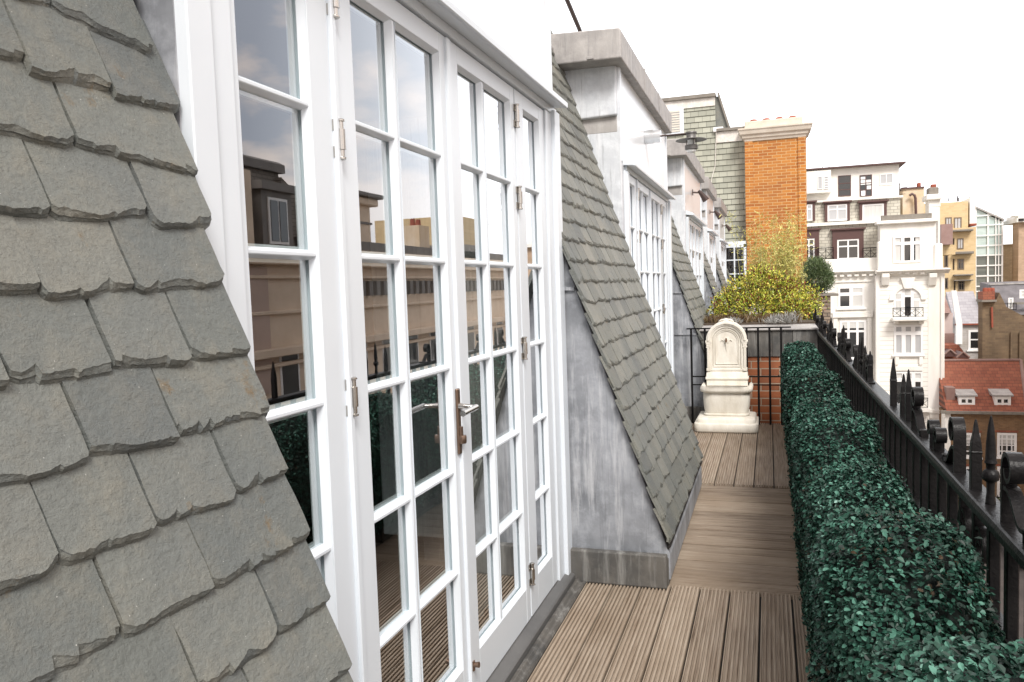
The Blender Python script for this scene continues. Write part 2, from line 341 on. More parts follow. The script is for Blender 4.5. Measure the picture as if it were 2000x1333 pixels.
def leaf(y0, y1, cols, z0, z1, zb, zg0, zg1, hinge=None, name='french_door', detail=True):
    """one glazed leaf: frame mesh with bars, panes, hinges as sub-parts"""
    xf = XD; xb = XD-.055; f = MB(); ys = sorted([c for g in cols for c in g])
    f.box(xb, xf, y0, cols[0][0], z0, z1); f.box(xb, xf, cols[-1][1], y1, z0, z1)
    f.box(xb, xf-.0005, cols[0][0], cols[-1][1], z0, zg0); f.box(xb, xf-.0005, cols[0][0], cols[-1][1], zg1, z1)
    for (a, b), (c, d) in zip(cols[:-1], cols[1:]):
        m_ = (b+c)/2; w = (c-b)/2
        f.prism([(xb, m_-w*1.0), (xf-.024, m_-w), (xf-.004, m_-w*.5), (xf-.004, m_+w*.5), (xf-.024, m_+w), (xb, m_+w)], 'z', zg0, zg1)
    hb = .0125
    for a, b in cols:
        for z in zb: f.prism([(xb, z-hb), (xf-.024, z-hb), (xf-.0055, z-hb*.4), (xf-.0055, z+hb*.4), (xf-.024, z+hb), (xb, z+hb)], 'y', a, b)
        if detail:      # glazing moulding round the opening
            for yy, s in ((a, 1), (b, -1)): f.prism([(xf-.024, yy), (xf-.002, yy), (xf-.024, yy+s*.011)], 'z', zg0, zg1)
            for zz, s in ((zg0, 1), (zg1, -1)): f.prism([(xf-.024, zz), (xf-.002, zz), (xf-.024, zz+s*.011)], 'y', a, b)
    fr = f.build(name, MW, house, bevel=.0018 if detail else 0)
    g = MB(); 
    for a, b in cols:
        g.add([(xf-.028, a, zg0), (xf-.028, b, zg0), (xf-.028, b, zg1), (xf-.028, a, zg1)], [(0, 1, 2, 3)])
    g.build('glass_pane', MGL, fr, recalc=False)
    if detail:          # spacer bar and inner reveal of the double glazing
        r = MB()
        zs = [zg0]+[z for z in zb]+[zg1]
        for a, b in cols:
            for yy, s in ((a, 1), (b, -1)): r.box(xf-.048, xf-.036, min(yy+s*.016, yy+s*.003), max(yy+s*.016, yy+s*.003), zg0, zg1)
            for z in zs: r.box(xf-.0475, xf-.0365, a+.016, b-.016, z-.02, z+.02)
        r.build('glazing_spacer', MSPC, fr)
    if hinge is not None:
        for z in (2.32, 1.965, 1.30, .27):
            if z > z1-.05: continue
            h = MB(); L = .052; x = xf+.011; s = 1
            h.lathe([(.0085, -L), (.0115, -L+.002), (.0115, -L+.006), (.008, -L+.008), (.008, -.027), (.0115, -.026), (.0115, .026), (.008, .027), (.008, L-.008), (.0115, L-.006), (.0115, L-.002), (.0085, L)], (x, hinge, z), 12)
            h.box(xf+.0005, xf+.004, hinge-.024, hinge-.004, z-.048, z-.020); h.box(xf+.0005, xf+.004, hinge-.024, hinge-.004, z+.020, z+.048); h.box(xf+.0005, xf+.005, hinge+.003, hinge+.026, z-.022, z+.022)
            h.build('hinge', MST, fr, smooth=True)
    return fr
MSPC = mat('glazing_spacer_grey', (.55, .58, .60), .35, .3)
ZB = (2.03, 1.668, 1.30, .932, .570)
def door_set(o, y_end, full=True, hing=True, alt=False):
    """o: shift along the terrace from the first dormer"""
    L1 = leaf(1.405+o, 1.80+o, [(1.43+o, 1.705+o)], .066, 2.44, ZB, .222, 2.375, None, 'fixed_sidelight', full)
    L2 = leaf(1.824+o, 2.572+o, [(1.922+o, 2.168+o), (2.192+o, 2.522+o)] if False else [(1.922+o, 2.170+o), (2.196+o, 2.522+o)], .066, 2.44, ZB, .222, 2.375, 1.822+o if hing else None, 'french_door', full)
    L3 = leaf(2.592+o, 3.345+o, [(2.686+o, 2.918+o), (2.944+o, 3.288+o)] if False else [(2.686+o, 2.94+o), (2.966+o, 3.288+o)], .066, 2.44, ZB, .222, 2.375, 3.352+o if hing else None, 'french_door', full)
    L4 = leaf(3.358+o, 3.825+o, [(3.476+o, 3.735+o)], .066, 2.44, ZB, .222, 2.375, None, 'side_door', full)
    # meeting strip
    B(XD-.02, XD+.012, 2.566+o, 2.598+o, .07, 2.435).build('meeting_strip', MW, house, bevel=.004, seg=2)
    # outer frame
    f = MB(); f.box(-1.13, -1.040, 1.262+o, 1.402+o, .05, 2.445); f.box(-1.13, -1.040, 3.83+o, 3.93+o, .05, 2.445)
    f.box(-1.12, -1.020, 3.932+o, 4.03+o, .02, 2.46); f.box(-1.12, -1.03, 1.2575+o, 1.33+o, .02, 2.4445)
    f.box(-1.13, -1.038, 1.80+o, 1.822+o, .05, 2.443)
    f.box(-1.13, -1.036, 1.262+o, 4.03+o, 2.446, 2.482)
    f.build('door_frame', MW, house, bevel=.003)
    # cornice over the doors
    MB().prism([(-1.06, 2.483), (-.985, 2.477), (-.972, 2.472), (-.964, 2.472), (-.962, 2.498), (-.97, 2.502), (-1.03, 2.535), (-1.06, 2.54)], 'y', 1.22+o, 3.965+o+.02).build('door_cornice', MW, house, bevel=.003)
    return L1, L2, L3, L4
LS = door_set(0, 4.03)
# threshold and gutter of the near doors
MB().prism([(-1.14, .0), (-1.14, .062), (-1.045, .062), (-1.005, .048), (-.998, .042), (-.998, .0)], 'y', 1.1, 3.984).build('door_sill', MSILL, house, bevel=.004)
MB().prism([(-.996, 0), (-.996, .018), (-.978, .022), (-.968, .006), (-.955, .006), (-.948, .016), (-.94, 0)], 'y', 1.1, 3.984).build('lead_gutter', MLB, house, bevel=.002)
# handle on the second leaf
h = MB(); h.box(XD+.0005, XD+.011, 2.540, 2.566, .992, 1.225)
pl = h.build('handle_plate', MBR, LS[1], bevel=.004, seg=2)
h = MB(); h.tube([(XD+.010, 2.553, 1.163), (XD+.030, 2.553, 1.163), (XD+.068, 2.553, 1.160), (XD+.074, 2.548, 1.160)], [.0115, .0085, .0085, .009], 12)
h.tube([(XD+.072, 2.556, 1.160), (XD+.072, 2.43, 1.157)], [.0105, .0105], 14)
h.build('door_lever', MST, LS[1], smooth=True)
h = MB(); h.lathe([(.013, -.014), (.0145, -.01), (.0145, .01), (.013, .014)], (XD+.018, 2.553, 1.045), 12); h.tube([(XD+.012, 2.553, 1.055), (XD+.012, 2.553, 1.09)], .009, 10); h.build('key_cylinder', MBR, LS[1], smooth=True)
h = MB(); h.tube([(XD+.010, 2.585, .19), (XD+.010, 2.585, .225)], .009, 10); h.tube([(XD+.010, 2.585, .21), (XD+.035, 2.585, .213)], [.008, .011], 10); h.build('floor_bolt', MBR, LS[2], smooth=True)

def dormer(y0, y1, first=False, box=True):
    """white front above the doors, lead cheeks and cap"""
    fy0, fy1 = y0+.02, y1-.005
    MB().box(-1.16, -1.062, y0+.02, y1-.012, 2.44, 3.26).build('dormer_front', MWG, house, bevel=.004)
    B(-1.075, -1.050, y0+.004, y0+.06, 2.50, 3.22).build('corner_trim', MW, house, bevel=.004); B(-1.075, -1.052, y1-.07, y1-.008, 2.46, 3.22).build('corner_trim', MW, house, bevel=.004)
    MB().prism([(-1.055, 1.70), (-1.055, 3.25), (-2.1, 3.25), (-2.1, 1.2), (-1.40, 1.2)], 'y', y0-.006, y0+.10).build('dormer_cheek', MLP if not first else MLD, house, bevel=.004)
    MB().prism([(-1.16, .2), (-1.16, 3.25), (-2.1, 3.25), (-2.1, .2)], 'y', y1-.10, y1).build('dormer_cheek', MLP, house, bevel=.006)
    if box:
        MB().prism([(-1.072, 2.84), (-1.072, 3.235), (sx_(3.235)-.03, 3.235), (sx_(2.84)-.03, 2.83)], 'y', y0-.045, y0+.03).build('lead_sheet', MLP, house, bevel=.014, seg=3)
        MB().prism([(-1.076, 2.72), (-1.076, 2.84), (sx_(2.84)-.03, 2.84), (sx_(2.72)-.03, 2.72)], 'y', y0-.008, y0+.03).build('lead_sheet', MLC, house, bevel=.004)
    # cap: fascia with a roll edge, seams as real strips
    xo = -.995
    MB().prism([(xo, 3.20), (xo, 3.40), (xo-.012, 3.415), (-2.3, 3.47), (-2.3, 3.22)], 'y', y0-.24, y1+.0).build('lead_cap', MLC, house, bevel=.01, seg=2)
    s = MB()
    yy = y0+.9
    while yy < y1-.3: s.box(xo-.002, xo+.006, yy, yy+.022, 3.195, 3.41); yy += .95
    s.box(xo-.25, xo-.20, y0-.248, y0-.238, 3.215, 3.235)
    s.build('cap_seam', MLC, house, bevel=.002)
dormer(1.262, 4.04, True, False); B(-1.061, -1.052, 1.27, 4.0, 2.55, 2.58).build('drip_strip', MW, house)
O2 = 4.9
LS2 = door_set(O2, 8.95); dormer(6.03, 8.93); B(-1.13, -1.042, 6.131, 6.161, .05, 2.445).build('door_frame', MW, house)
O3 = 9.55
def far_doors(o, w, n):
    step = w/n
    for i in range(n):
        a = o+i*step+.01; leaf(a, a+step-.02, [(a+.08, a+step/2-.02), (a+step/2+.02, a+step-.1)] if n < 4 else [(a+.07, a+step-.09)], .066, 2.44, ZB, .222, 2.375, a if i % 2 else None, 'french_door', False)
    f = MB(); f.box(-1.13, -1.03, o-.14, o, .02, 2.45); f.box(-1.13, -1.03, o+w, o+w+.16, .02, 2.45); f.box(-1.13, -1.03, o, o+w, 2.445, 2.482); f.build('door_frame', MW, house)
    MB().prism([(-1.06, 2.483), (-.972, 2.472), (-.962, 2.472), (-.962, 2.498), (-1.06, 2.54)], 'y', o-.15, o+w+.12).build('door_cornice', MW, house)
far_doors(11.16, 2.27, 4); dormer(10.75, 13.6)
far_doors(15.0, 1.6, 3); dormer(14.75, 16.8)
far_doors(18.7, 2.1, 3); dormer(18.55, 20.95)
# rooms behind the glass
r = MB(); X0, X1_, Y0, Y1_ = -4.2, -1.95, .3, 21.8
r.box(-4.3, -4.2, .2, 21.9, 0, 2.5); r.box(-4.2, -1.15, .2, .3, 0, 2.5); r.box(-4.2, -1.15, 21.8, 21.9, 0, 2.5)
for yw in (4.9, 9.9, 14.2, 17.6): r.box(-4.2, -1.92, yw, yw+.1, 0, 2.5)
r.box(-4.3, -1.9, .2, 21.9, 2.5, 2.6)
for ya, yb in ((1.3, 4.0), (6.1, 8.9), (10.9, 13.5), (14.9, 16.7), (18.7, 20.8)): r.box(-1.9, -1.17, ya, yb, 2.5, 2.6)
r.build('room_wall', MROOM, house)
B(-4.2, -1.12, .3, 21.8, -.02, .03).build('room_floor', MFLR, house)
def curtain(y0, y1, x=-1.30):
    n = int((y1-y0)/.012); P = [(x+.018*math.sin(i*.9)+.008*math.sin(i*.37), y0+(y1-y0)*i/n) for i in range(n+1)]
    mb = MB(); mb.grid([[(p[0], p[1], .05) for p in P], [(p[0], p[1], 2.36) for p in P]]); return mb
mb = curtain(3.25, 3.80); tag(mb.build('curtain', MCUR, None, smooth=True, recalc=False), 'pale grey curtain hanging inside the last door of the nearest set', 'curtain')
sf = MB(); sf.box(-2.6, -1.8, 1.3, 1.95, .03, .45); sf.box(-2.6, -2.42, 1.3, 1.95, .45, .85); sf.box(-2.42, -1.8, 1.3, 1.42, .45, .65)
tag(sf.build('armchair', mottled('armchair_cloth', (.06, .06, .03), (.09, .085, .05), 12), None, bevel=.05, seg=3), 'dark olive armchair standing inside behind the nearest glass door', 'armchair')
# body of the house below the terrace
B(-8, .62, -3, 22, GZ, -.06).build('facade_wall', MBODY, house)
MST0 = mottled('coping_stone', (.17, .155, .135), (.24, .22, .19), 5, .85)
B(.23, .60, -3, 12.6, -.055, .05).build('parapet_coping', MST0, house, bevel=.01)

# ================================================================== DECK
def deck_section(name, lo, hi, a0, a1, along, z=0.0, w=.1475, gap=.0085, lift=.0012):
    """boards run along axis `along` from a0 to a1, stacked across from lo to hi"""
    me_v = []; me_f = []; grain = []
    c = lo; kk = 0
    while c < hi-.02:
        e = min(c+w, hi); prof = []; n = 7; g = (e-c-.008-gap)/n
        zz = z+random.uniform(-lift, lift); t = c+gap/2
        prof.append((t, zz-.03)); prof.append((t, zz-.004)); prof.append((t+.002, zz))
        t += .004
        for i in range(n):
            a = t+i*g; prof += [(a+g*.10, zz), (a+g*.14, zz-.013), (a+g*.56, zz-.013), (a+g*.62, zz)]
        prof += [(e-gap/2-.002, zz), (e-gap/2, zz-.004), (e-gap/2, zz-.03)]
        k = len(me_v); m = len(prof); sd_ = random.uniform(0, 50); segs = [a0+(a1-a0)*i/6 for i in range(7)]
        for s in segs:
            wob = .001*nz1(s*2, sd_)
            for p in prof:
                me_v.append((p[0]+wob, s, p[1]) if along == 'y' else (s, p[0]+wob, p[1])); grain.append((p[0]*90+sd_, s*3.0, sd_))
        for i in range(6):
            for j in range(m-1):
                q = (k+i*m+j, k+i*m+j+1, k+(i+1)*m+j+1, k+(i+1)*m+j); me_f.append(q if along != 'y' else q[::-1])
        me_f.append(tuple(k+j for j in range(m))); me_f.append(tuple(k+6*m+j for j in range(m))[::-1])
        c = e; kk += 1
    me = bpy.data.meshes.new(name); me.from_pydata(me_v, [], me_f); me.materials.append(MWD)
    at_ = me.attributes.new('grain', 'FLOAT_VECTOR', 'POINT'); at_.data.foreach_set('vector', np.array(grain, dtype=np.float32).ravel())
    o = bpy.data.objects.new(name, me); COL.objects.link(o); return tag(o, kind='structure')
X_ = -.9445
deck_section('deck', X_, .205, .4, 4.058, 'y')
deck_section('deck_cross_boards', 4.065, 6.215, -.52, .20, 'x', z=-.014, w=.1433, gap=.017, lift=.004)
deck_section('deck_far', -1.02+.004, .205, 6.222, 8.98, 'y')
B(-1.03, .62, .3, 9.3, -.055, -.032).build('terrace_floor', MDK); tag(bpy.data.objects['terrace_floor'], kind='structure')

# ================================================================== FOLIAGE HELPERS
def leaf_mesh(name, P, N, L, Wd, m, parent=None, droop=.25, curl=.2, spread=.9, extra=None, facing=False):
    """P points, N outward directions: one small folded leaf (2 quads) at each"""
    n = len(P); P = np.asarray(P, float); N = np.asarray(N, float)
    if facing:
        N = N/np.linalg.norm(N, axis=1, keepdims=True); T = np.cross(N, rng.normal(0, 1, (n, 3))); T /= np.linalg.norm(T, axis=1, keepdims=True)
        D = T+N*rng.uniform(.1, .8, (n, 1))+rng.normal(0, .22, (n, 3))
    else: D = N+rng.normal(0, spread, (n, 3))
    D /= np.linalg.norm(D, axis=1, keepdims=True)
    S = np.cross(D, N+rng.normal(0, .35, (n, 3)) if facing else rng.normal(0, 1, (n, 3))); S /= np.linalg.norm(S, axis=1, keepdims=True)
    U = np.cross(S, D)
    l = L*rng.uniform(.65, 1.25, (n, 1)); w = Wd*rng.uniform(.7, 1.2, (n, 1))
    a = P-D*l*.1; mid = P+D*l*.5+U*curl*l*.25; tip = P+D*l-U*droop*l*.2
    l1 = P+D*l*.35+S*w*.5+U*w*.18; l2 = P+D*l*.75+S*w*.42+U*w*.12; r1 = P+D*l*.35-S*w*.5+U*w*.18; r2 = P+D*l*.75-S*w*.42+U*w*.12
    V = np.stack([a, l1, l2, tip, r2, r1], 1).reshape(-1, 3)
    off = np.array(worldloc(parent)) if parent else np.zeros(3)
    V = V-off
    base = (np.arange(n)*6)[:, None]
    F = np.concatenate([base+np.array([[0, 1, 2, 3]]), base+np.array([[0, 3, 4, 5]])], 1).reshape(-1, 4)
    if extra is not None:
        ev, ef = extra; ev = np.asarray(ev, float)-off; F2 = [tuple(int(q)+len(V) for q in f) for f in ef]; V = np.concatenate([V, ev]); faces = F.tolist()+F2
    else: faces = F.tolist()
    me = bpy.data.meshes.new(name); me.from_pydata(V.tolist(), [], faces); me.materials.append(m)
    var = np.repeat(rng.uniform(0, 1, n), 6); 
    if extra is not None: var = np.concatenate([var, np.zeros(len(extra[0]))])
    A = me.attributes.new('var', 'FLOAT', 'POINT'); A.data.foreach_set('value', var.astype(np.float32))
    o = bpy.data.objects.new(name, me); COL.objects.link(o); o.parent = parent; return o
MHD = leaf_mat('box_leaf', [(0, (.003, .010, .007)), (.06, (.05, .03, .015)), (.08, (.004, .014, .010)), (.42, (.010, .040, .027)), (.70, (.032, .105, .074)), (.92, (.09, .225, .17)), (1, (.28, .45, .39))], .5, spec=.3)  # palest stops put teal highlights into the leaf colour, at random
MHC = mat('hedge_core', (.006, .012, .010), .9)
MFT = mat('hedge_stand', (.02, .018, .016), .4)
# ------------------------------------------------------------------ hedges along the parapet
HB = [.86, 1.62, 2.42, 3.25, 4.15, 5.05, 5.95, 6.85, 7.75, 8.72]
ORD = ['nearest the camera', 'second from the camera', 'third from the camera', 'fourth from the camera', 'fifth from the camera', 'sixth from the camera', 'seventh from the camera', 'eighth from the camera', 'farthest, beside the fountain']
def hedge(i, y0, y1):
    t = thing('box_hedge', 'dense clipped dark green box hedge block beside the railing, %s' % ORD[i], 'hedge', (.31, (y0+y1)/2, 0), 'clipped box hedge blocks along the railing')
    L = y1-y0; yc = (y0+y1)/2; area = L*2.3; near = max(.8, yc-.3)
    dens = 31000 if near < 2 else (27000 if near < 3.2 else (18000 if near < 5 else 10500)); size = .0135 if near < 3 else (.0155 if near < 5 else .020)
    n = int(area*dens)
    sd_ = i*7.3; XC = .278
    def surf(a, v, shrink=0.):
        # a: angle around section 0..1 from bottom-left over the top to bottom-right, v: -1..1 along y
        a = np.asarray(a); v = np.asarray(v)
        sq = np.clip(1-np.abs(v)**2.2, 0, 1)**.5
        bul = .36+.66*sq
        hw = ((.165, .168, .150, .162, .145, .160, .148, .158, .155)[i]-shrink)*bul; ht = ((.985, .965, .885, .94, .875, .925, .87, .92, .90)[i]-shrink)*(.52+.50*sq)
        c, s_ = np.cos(np.pi*(1-a)), np.sin(np.pi*a)
        e = .42
        x = np.sign(c)*np.abs(c)**e*hw; z = .06+np.abs(s_)**e*(ht-.06)
        # widen at the top, tuck in at the foot
        x = x*(.80+.34*np.clip(z/.9, 0, 1))+(.035 if i == 0 else 0)
        return x+XC, z
    a = rng.uniform(0, 1, n*2); keep = rng.uniform(0, 1, n*2) < np.where((a < .06) | (a > .94), .5, 1.0); a = a[keep][:n]; n = len(a)
    # parameter a is not uniform in arc length on a superellipse: use inverse sampling
    ta = np.linspace(0, 1, 400); xs, zs = surf(ta, np.zeros(400)); dl = np.hypot(np.diff(xs), np.diff(zs)); cl_ = np.concatenate([[0], np.cumsum(dl)]); cl_ /= cl_[-1]
    a = np.interp(rng.uniform(0, 1, n), cl_, ta)
    v = rng.uniform(-1, 1, n); v = np.sign(v)*(1-(1-np.abs(v))**1.45)
    x, z = surf(a, v); x2, z2 = surf(np.clip(a+.01, 0, 1), v)
    y = yc+v*(L/2+.004)
    tx, tz = x2-x, z2-z; N = np.stack([-tz, np.zeros(n), tx], 1); N /= np.linalg.norm(N, axis=1, keepdims=True)+1e-9
    out = np.stack([(x-XC)*2.2, v*.55*np.abs(v)**4*1.6, (z-.45)*.9], 1); out /= np.linalg.norm(out, axis=1, keepdims=True)
    N = out
    bump = np.array([noise.noise(Vector((x[k]*7, y[k]*7, z[k]*7)))*.030+noise.noise(Vector((x[k]*19, y[k]*19, z[k]*19)))*.016 for k in range(n)])
    P = np.stack([x, y, z], 1)+N*(bump+rng.normal(-.004, .009, n))[:, None]
    # end caps
    m_ = int(n*.12); ang = rng.uniform(.02, .98, m_); rr = np.sqrt(rng.uniform(0, 1, m_)); s = rng.choice([-1, 1], m_)
    xe, ze = surf(ang, s.astype(float)); P2 = np.stack([XC+(xe-XC)*rr, yc+s*(L/2-.012+.02*(1-rr)), .06+(ze-.06)*rr], 1); N2 = np.stack([0*s, s*1., .3+0*s], 1)
    P = np.concatenate([P, P2]); N = np.concatenate([N, N2])
    # dark core
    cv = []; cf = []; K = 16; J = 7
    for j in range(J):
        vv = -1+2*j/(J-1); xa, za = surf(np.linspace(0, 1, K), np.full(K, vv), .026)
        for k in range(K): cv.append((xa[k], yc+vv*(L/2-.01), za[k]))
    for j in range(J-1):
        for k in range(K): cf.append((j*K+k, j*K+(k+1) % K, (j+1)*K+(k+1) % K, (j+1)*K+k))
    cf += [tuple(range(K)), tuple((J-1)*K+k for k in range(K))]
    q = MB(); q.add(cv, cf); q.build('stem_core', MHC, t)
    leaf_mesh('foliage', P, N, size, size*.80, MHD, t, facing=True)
    f = MB(); f.box(.17, .182, yc-.25, yc-.228, 0, .12); f.box(.17, .40, yc-.25, yc-.228, .0, .012); f.build('stand', MFT, t, bevel=.002)
    f = MB(); f.box(.17, .182, yc+.22, yc+.242, 0, .12); f.box(.17, .40, yc+.22, yc+.242, .0, .012); f.build('stand', MFT, t, bevel=.002)
for i in range(9): hedge(i, HB[i], HB[i+1])
tag(B(.212, .40, .55, 8.7, .0, .10).build('planter_trough', mottled('trough_dark', (.03, .028, .025), (.06, .055, .05), 8), None, bevel=.006), 'long low dark trough under the clipped hedges', 'planter')

# ================================================================== PARAPET RAILING
RX = .515; RZ = .995
rail = thing('parapet_railing', 'black painted iron railing with spear finials and scrolls along the terrace edge', 'railing', (RX, 2, 0))
MB().prism([(RX-.034, RZ-.013), (RX-.030, RZ-.002), (RX-.024, RZ), (RX+.024, RZ), (RX+.030, RZ-.002), (RX+.034, RZ-.013), (RX+.034, RZ-.028), (RX-.034, RZ-.028)], 'y', .9, 12.6).build('top_rail', MIRON, rail)
MB().prism([(RX-.020, .725), (RX-.016, .735), (RX+.016, .735), (RX+.020, .725), (RX+.020, .712), (RX-.020, .712)], 'y', .9, 12.6).build('lower_rail', MIRON, rail)
B(RX-.02, RX+.02, .9, 12.6, .10, .125).build('lower_rail', MIRON, rail, bevel=.003)
def baluster(y): B(RX-.013, RX+.013, y-.013, y+.013, .05, RZ-.028).build('baluster', MIRON, rail, bevel=.003)
def spear(y, top, w=.013, collar=False):
    m_ = MB(); z1 = RZ+(top-RZ)*.52
    def sq(r, z): return [(RX-r, y-r, z), (RX+r, y-r, z), (RX+r, y+r, z), (RX-r, y+r, z)]
    prof = [(w, RZ-.002), (w, z1), (w*1.12, z1+.002), (w*.98, z1+.006), (w*.86, z1+.03), (w*.55, z1+(top-z1)*.6), (w*.28, top-.008), (.0015, top)]
    if collar: prof = [(w*1.0, RZ-.002), (w*.75, RZ+.03), (w*.8, RZ+.055), (w*1.5, RZ+.062), (w*1.65, RZ+.072), (w*1.4, RZ+.082), (w*.85, RZ+.088), (w*.9, RZ+.10), (w*1.2, RZ+.104), (w*1.0, RZ+.112), (w*.9, RZ+.15), (w*.6, top-.03), (w*.3, top-.007), (.002, top)]
    n = 4 if not collar else 10
    if n == 4:
        vs = []; 
        for r, z in prof: vs += sq(r, z)
    else:
        vs = [(RX+r*math.cos(q*math.pi/5), y+r*math.sin(q*math.pi/5), z) for r, z in prof for q in range(10)]
    fs = [(i*n+j, i*n+(j+1) % n, (i+1)*n+(j+1) % n, (i+1)*n+j) for i in range(len(prof)-1) for j in range(n)]+[tuple(range(n)), tuple((len(prof)-1)*n+j for j in range(n))]
    m_.add(vs, fs); return m_.build('spear_finial', MIRON, rail, bevel=.0015 if n == 4 else 0, smooth=collar)
def scroll(y, s, top, low=True, R=.040):
    """post with a rolled-over head and an S strap running down to a low post; s=+1 towards +y"""
    m_ = MB(); z0 = RZ-.002
    pts = [(RX, y, z0), (RX, y, z0+.05), (RX, y, top-R*1.6), (RX, y, top-R)]
    for k in range(1, 19):
        a = math.pi-k*math.radians(20); rr = R*(1-.028*k)
        pts.append((RX, y+s*(R+rr*math.cos(a)), top-R+rr*math.sin(a)))
    m_.ribbon(pts, .032, .010); m_.build('scroll_finial', MIRON, rail, smooth=True, angle=50)
    if low:
        m_ = MB(); P = []
        for k in range(15):
            f = k/14; yy = y+s*(.006+.150*f); zz = top-.088-(.058*f)+.013*math.sin(f*2*math.pi)
            P.append((RX, yy, zz))
        ye, ze = P[-1][1], P[-1][2]
        for k in range(1, 8):
            a = math.pi/2-k*.42; r = .012; P.append((RX, ye+s*r*math.cos(a)*1.0, ze-r+r*math.sin(a)))
        m_.ribbon(P, .028, .010); m_.build('scroll_strap', MIRON, rail, smooth=True, angle=50)
        B(RX-.014, RX+.014, y+s*.165-.012, y+s*.165+.012, z0, top-.135).build('short_post', MIRON, rail, bevel=.003)
FIN = []
def grp(c, full=True):
    scroll(c-.155, -1, c_top(1.165), True); spear(c, 1.215, .0125, True); spear(c+.15, 1.182)
    scroll(c+.335, 1, c_top(1.150), True)
def c_top(z): return z
grp(2.19)
spear(3.80, 1.205); spear(3.52, 1.168); spear(3.40, 1.20, .012); scroll(3.24, -1, 1.155, True)
# low double scroll in the valley
scroll(2.88, 1, 1.082, False, .026); scroll(2.82, -1, 1.075, False, .026); scroll(1.80, 1, 1.07, False, .026)
c = 5.02
spear(4.64, 1.165)
while c < 12.3:
    spear(c-.15, 1.175, .012); scroll(c-.02 if False else c-.30, -1, 1.14, True); spear(c, 1.215, .0125, True); spear(c+.15, 1.18, .012); scroll(c+.30, 1, 1.14, True)
    c += 1.22
y = 1.10
while y < 12.55: baluster(y); y += .1515
# scroll work between top and lower rail at the near end (seen past the hedge)
for yy in (1.56, 2.26, 2.44):
    m_ = MB(); pts = []
    for k in range(22):
        a = k*.42; r = .058*(1-k/26); pts.append((RX, yy+r*math.cos(a), .86+r*math.sin(a)))
    m_.ribbon(pts, .022, .009); m_.build('ring_scroll', MIRON, rail, smooth=True, angle=50)

# ================================================================== FENCE, FOUNTAIN, PLANTER
FY = 8.88
fe = thing('low_fence', 'thin black iron fence across the terrace behind the stone fountain', 'fence', (-.34, FY, 0))
B(-.875, .215, FY-.012, FY+.012, 1.045, 1.060).build('top_rail', MIRON, fe, bevel=.002)
B(-.83, .20, FY-.006, FY+.006, .515, .530).build('middle_rail', MIRON, fe)
B(-.83, .20, FY-.006, FY+.006, .425, .438).build('middle_rail', MIRON, fe)
for k in range(9):
    x = -.826+k*.1175+(.03 if k == 1 else 0)
    B(x-.011, x+.011, FY-.011, FY+.011, 0, 1.045).build('fence_bar', MIRON, fe)
MSTN = mottled('fountain_stone', (.60, .56, .48), (.75, .72, .65), 9, .8, .5, 0, (1.6, 1.6, .45), .006)
fx = -.445
fo = thing('wall_fountain', 'cream stone wall fountain with arched back and rounded basin at the end of the deck', 'fountain', (fx, 8.55, 0))
def rrect(w, d, r, n=6):
    pts = []
    for cx, cy, a0 in ((w-r, -r, -90), (w-r, -d+r, -90), ):
        pass
    for (cx, cy, a0) in ((w/2-r, -d/2+r, -90), (w/2-r, d/2-.001, 0), (-w/2+r, d/2-.001, 90), (-w/2+r, -d/2+r, 180)):
        if a0 in (0, 90):
            pts.append((w/2 if a0 == 0 else -w/2, d/2)); continue
        for k in range(n+1):
            a = math.radians(a0+90*k/n); pts.append((cx+r*math.cos(a), cy+r*math.sin(a)))
    return pts
def loft(m_, secs, cx, cy):            # secs: (w, d, r, z, yback) with the back face held at cy+yback
    rings = []
    for w, d, r, z in secs:
        rings.append([(cx+p[0], cy-d/2+p[1], z) for p in rrect(w, d, r)])
    n = len(rings[0]); vs = [v for r_ in rings for v in r_]
    fs = [(i*n+j, i*n+(j+1) % n, (i+1)*n+(j+1) % n, (i+1)*n+j) for i in range(len(rings)-1) for j in range(n)]+[tuple(range(n)), tuple((len(rings)-1)*n+j for j in range(n))]
    m_.add(vs, fs)
YB = 8.86-.01
m_ = MB(); loft(m_, [(.63, .505, .07, .0), (.645, .515, .08, .012), (.645, .515, .08, .082), (.635, .508, .08, .092), (.60, .485, .07, .094), (.595, .48, .07, .125), (.58, .47, .07, .138), (.55, .45, .07, .143), (.50, .42, .07, .146)], fx, YB)
m_.build('plinth', MSTN, fo, smooth=True, angle=55)
m_ = MB(); loft(m_, [(.45, .345, .07, .144), (.465, .355, .07, .156), (.465, .355, .07, .168), (.44, .335, .07, .172), (.445, .34, .08, .182), (.465, .355, .09, .23), (.48, .365, .10, .33), (.475, .362, .10, .392), (.50, .378, .10, .397), (.53, .395, .11, .405), (.54, .40, .11, .428), (.53, .395, .11, .450), (.505, .405, .12, .465), (.47, .375, .1, .46), (.44, .35, .1, .43)], fx, YB)
m_.build('basin', MSTN, fo, smooth=True, angle=55)
m_ = MB(); loft(m_, [(.43, .115, .01, .44), (.43, .115, .01, .505), (.45, .13, .01, .512), (.45, .13, .01, .530), (.435, .12, .01, .536), (.43, .115, .01, .575), (.415, .105, .01, .585), (.405, .10, .01, .60), (.385, .095, .01, .625), (.375, .092, .01, .655)], fx, YB)
m_.build('pedestal', MSTN, fo, smooth=True, angle=40)
def arch(w, z0, zs, r, n=18):          # outline: straight sides to zs then a half circle radius r
    pts = [(-w, z0), (w, z0), (w, zs)]
    for k in range(1, n): a = math.pi*k/n; pts.append((r*math.cos(a), zs+r*math.sin(a)))
    pts.append((-w, zs)); return [(fx+p[0], p[1]) for p in pts]
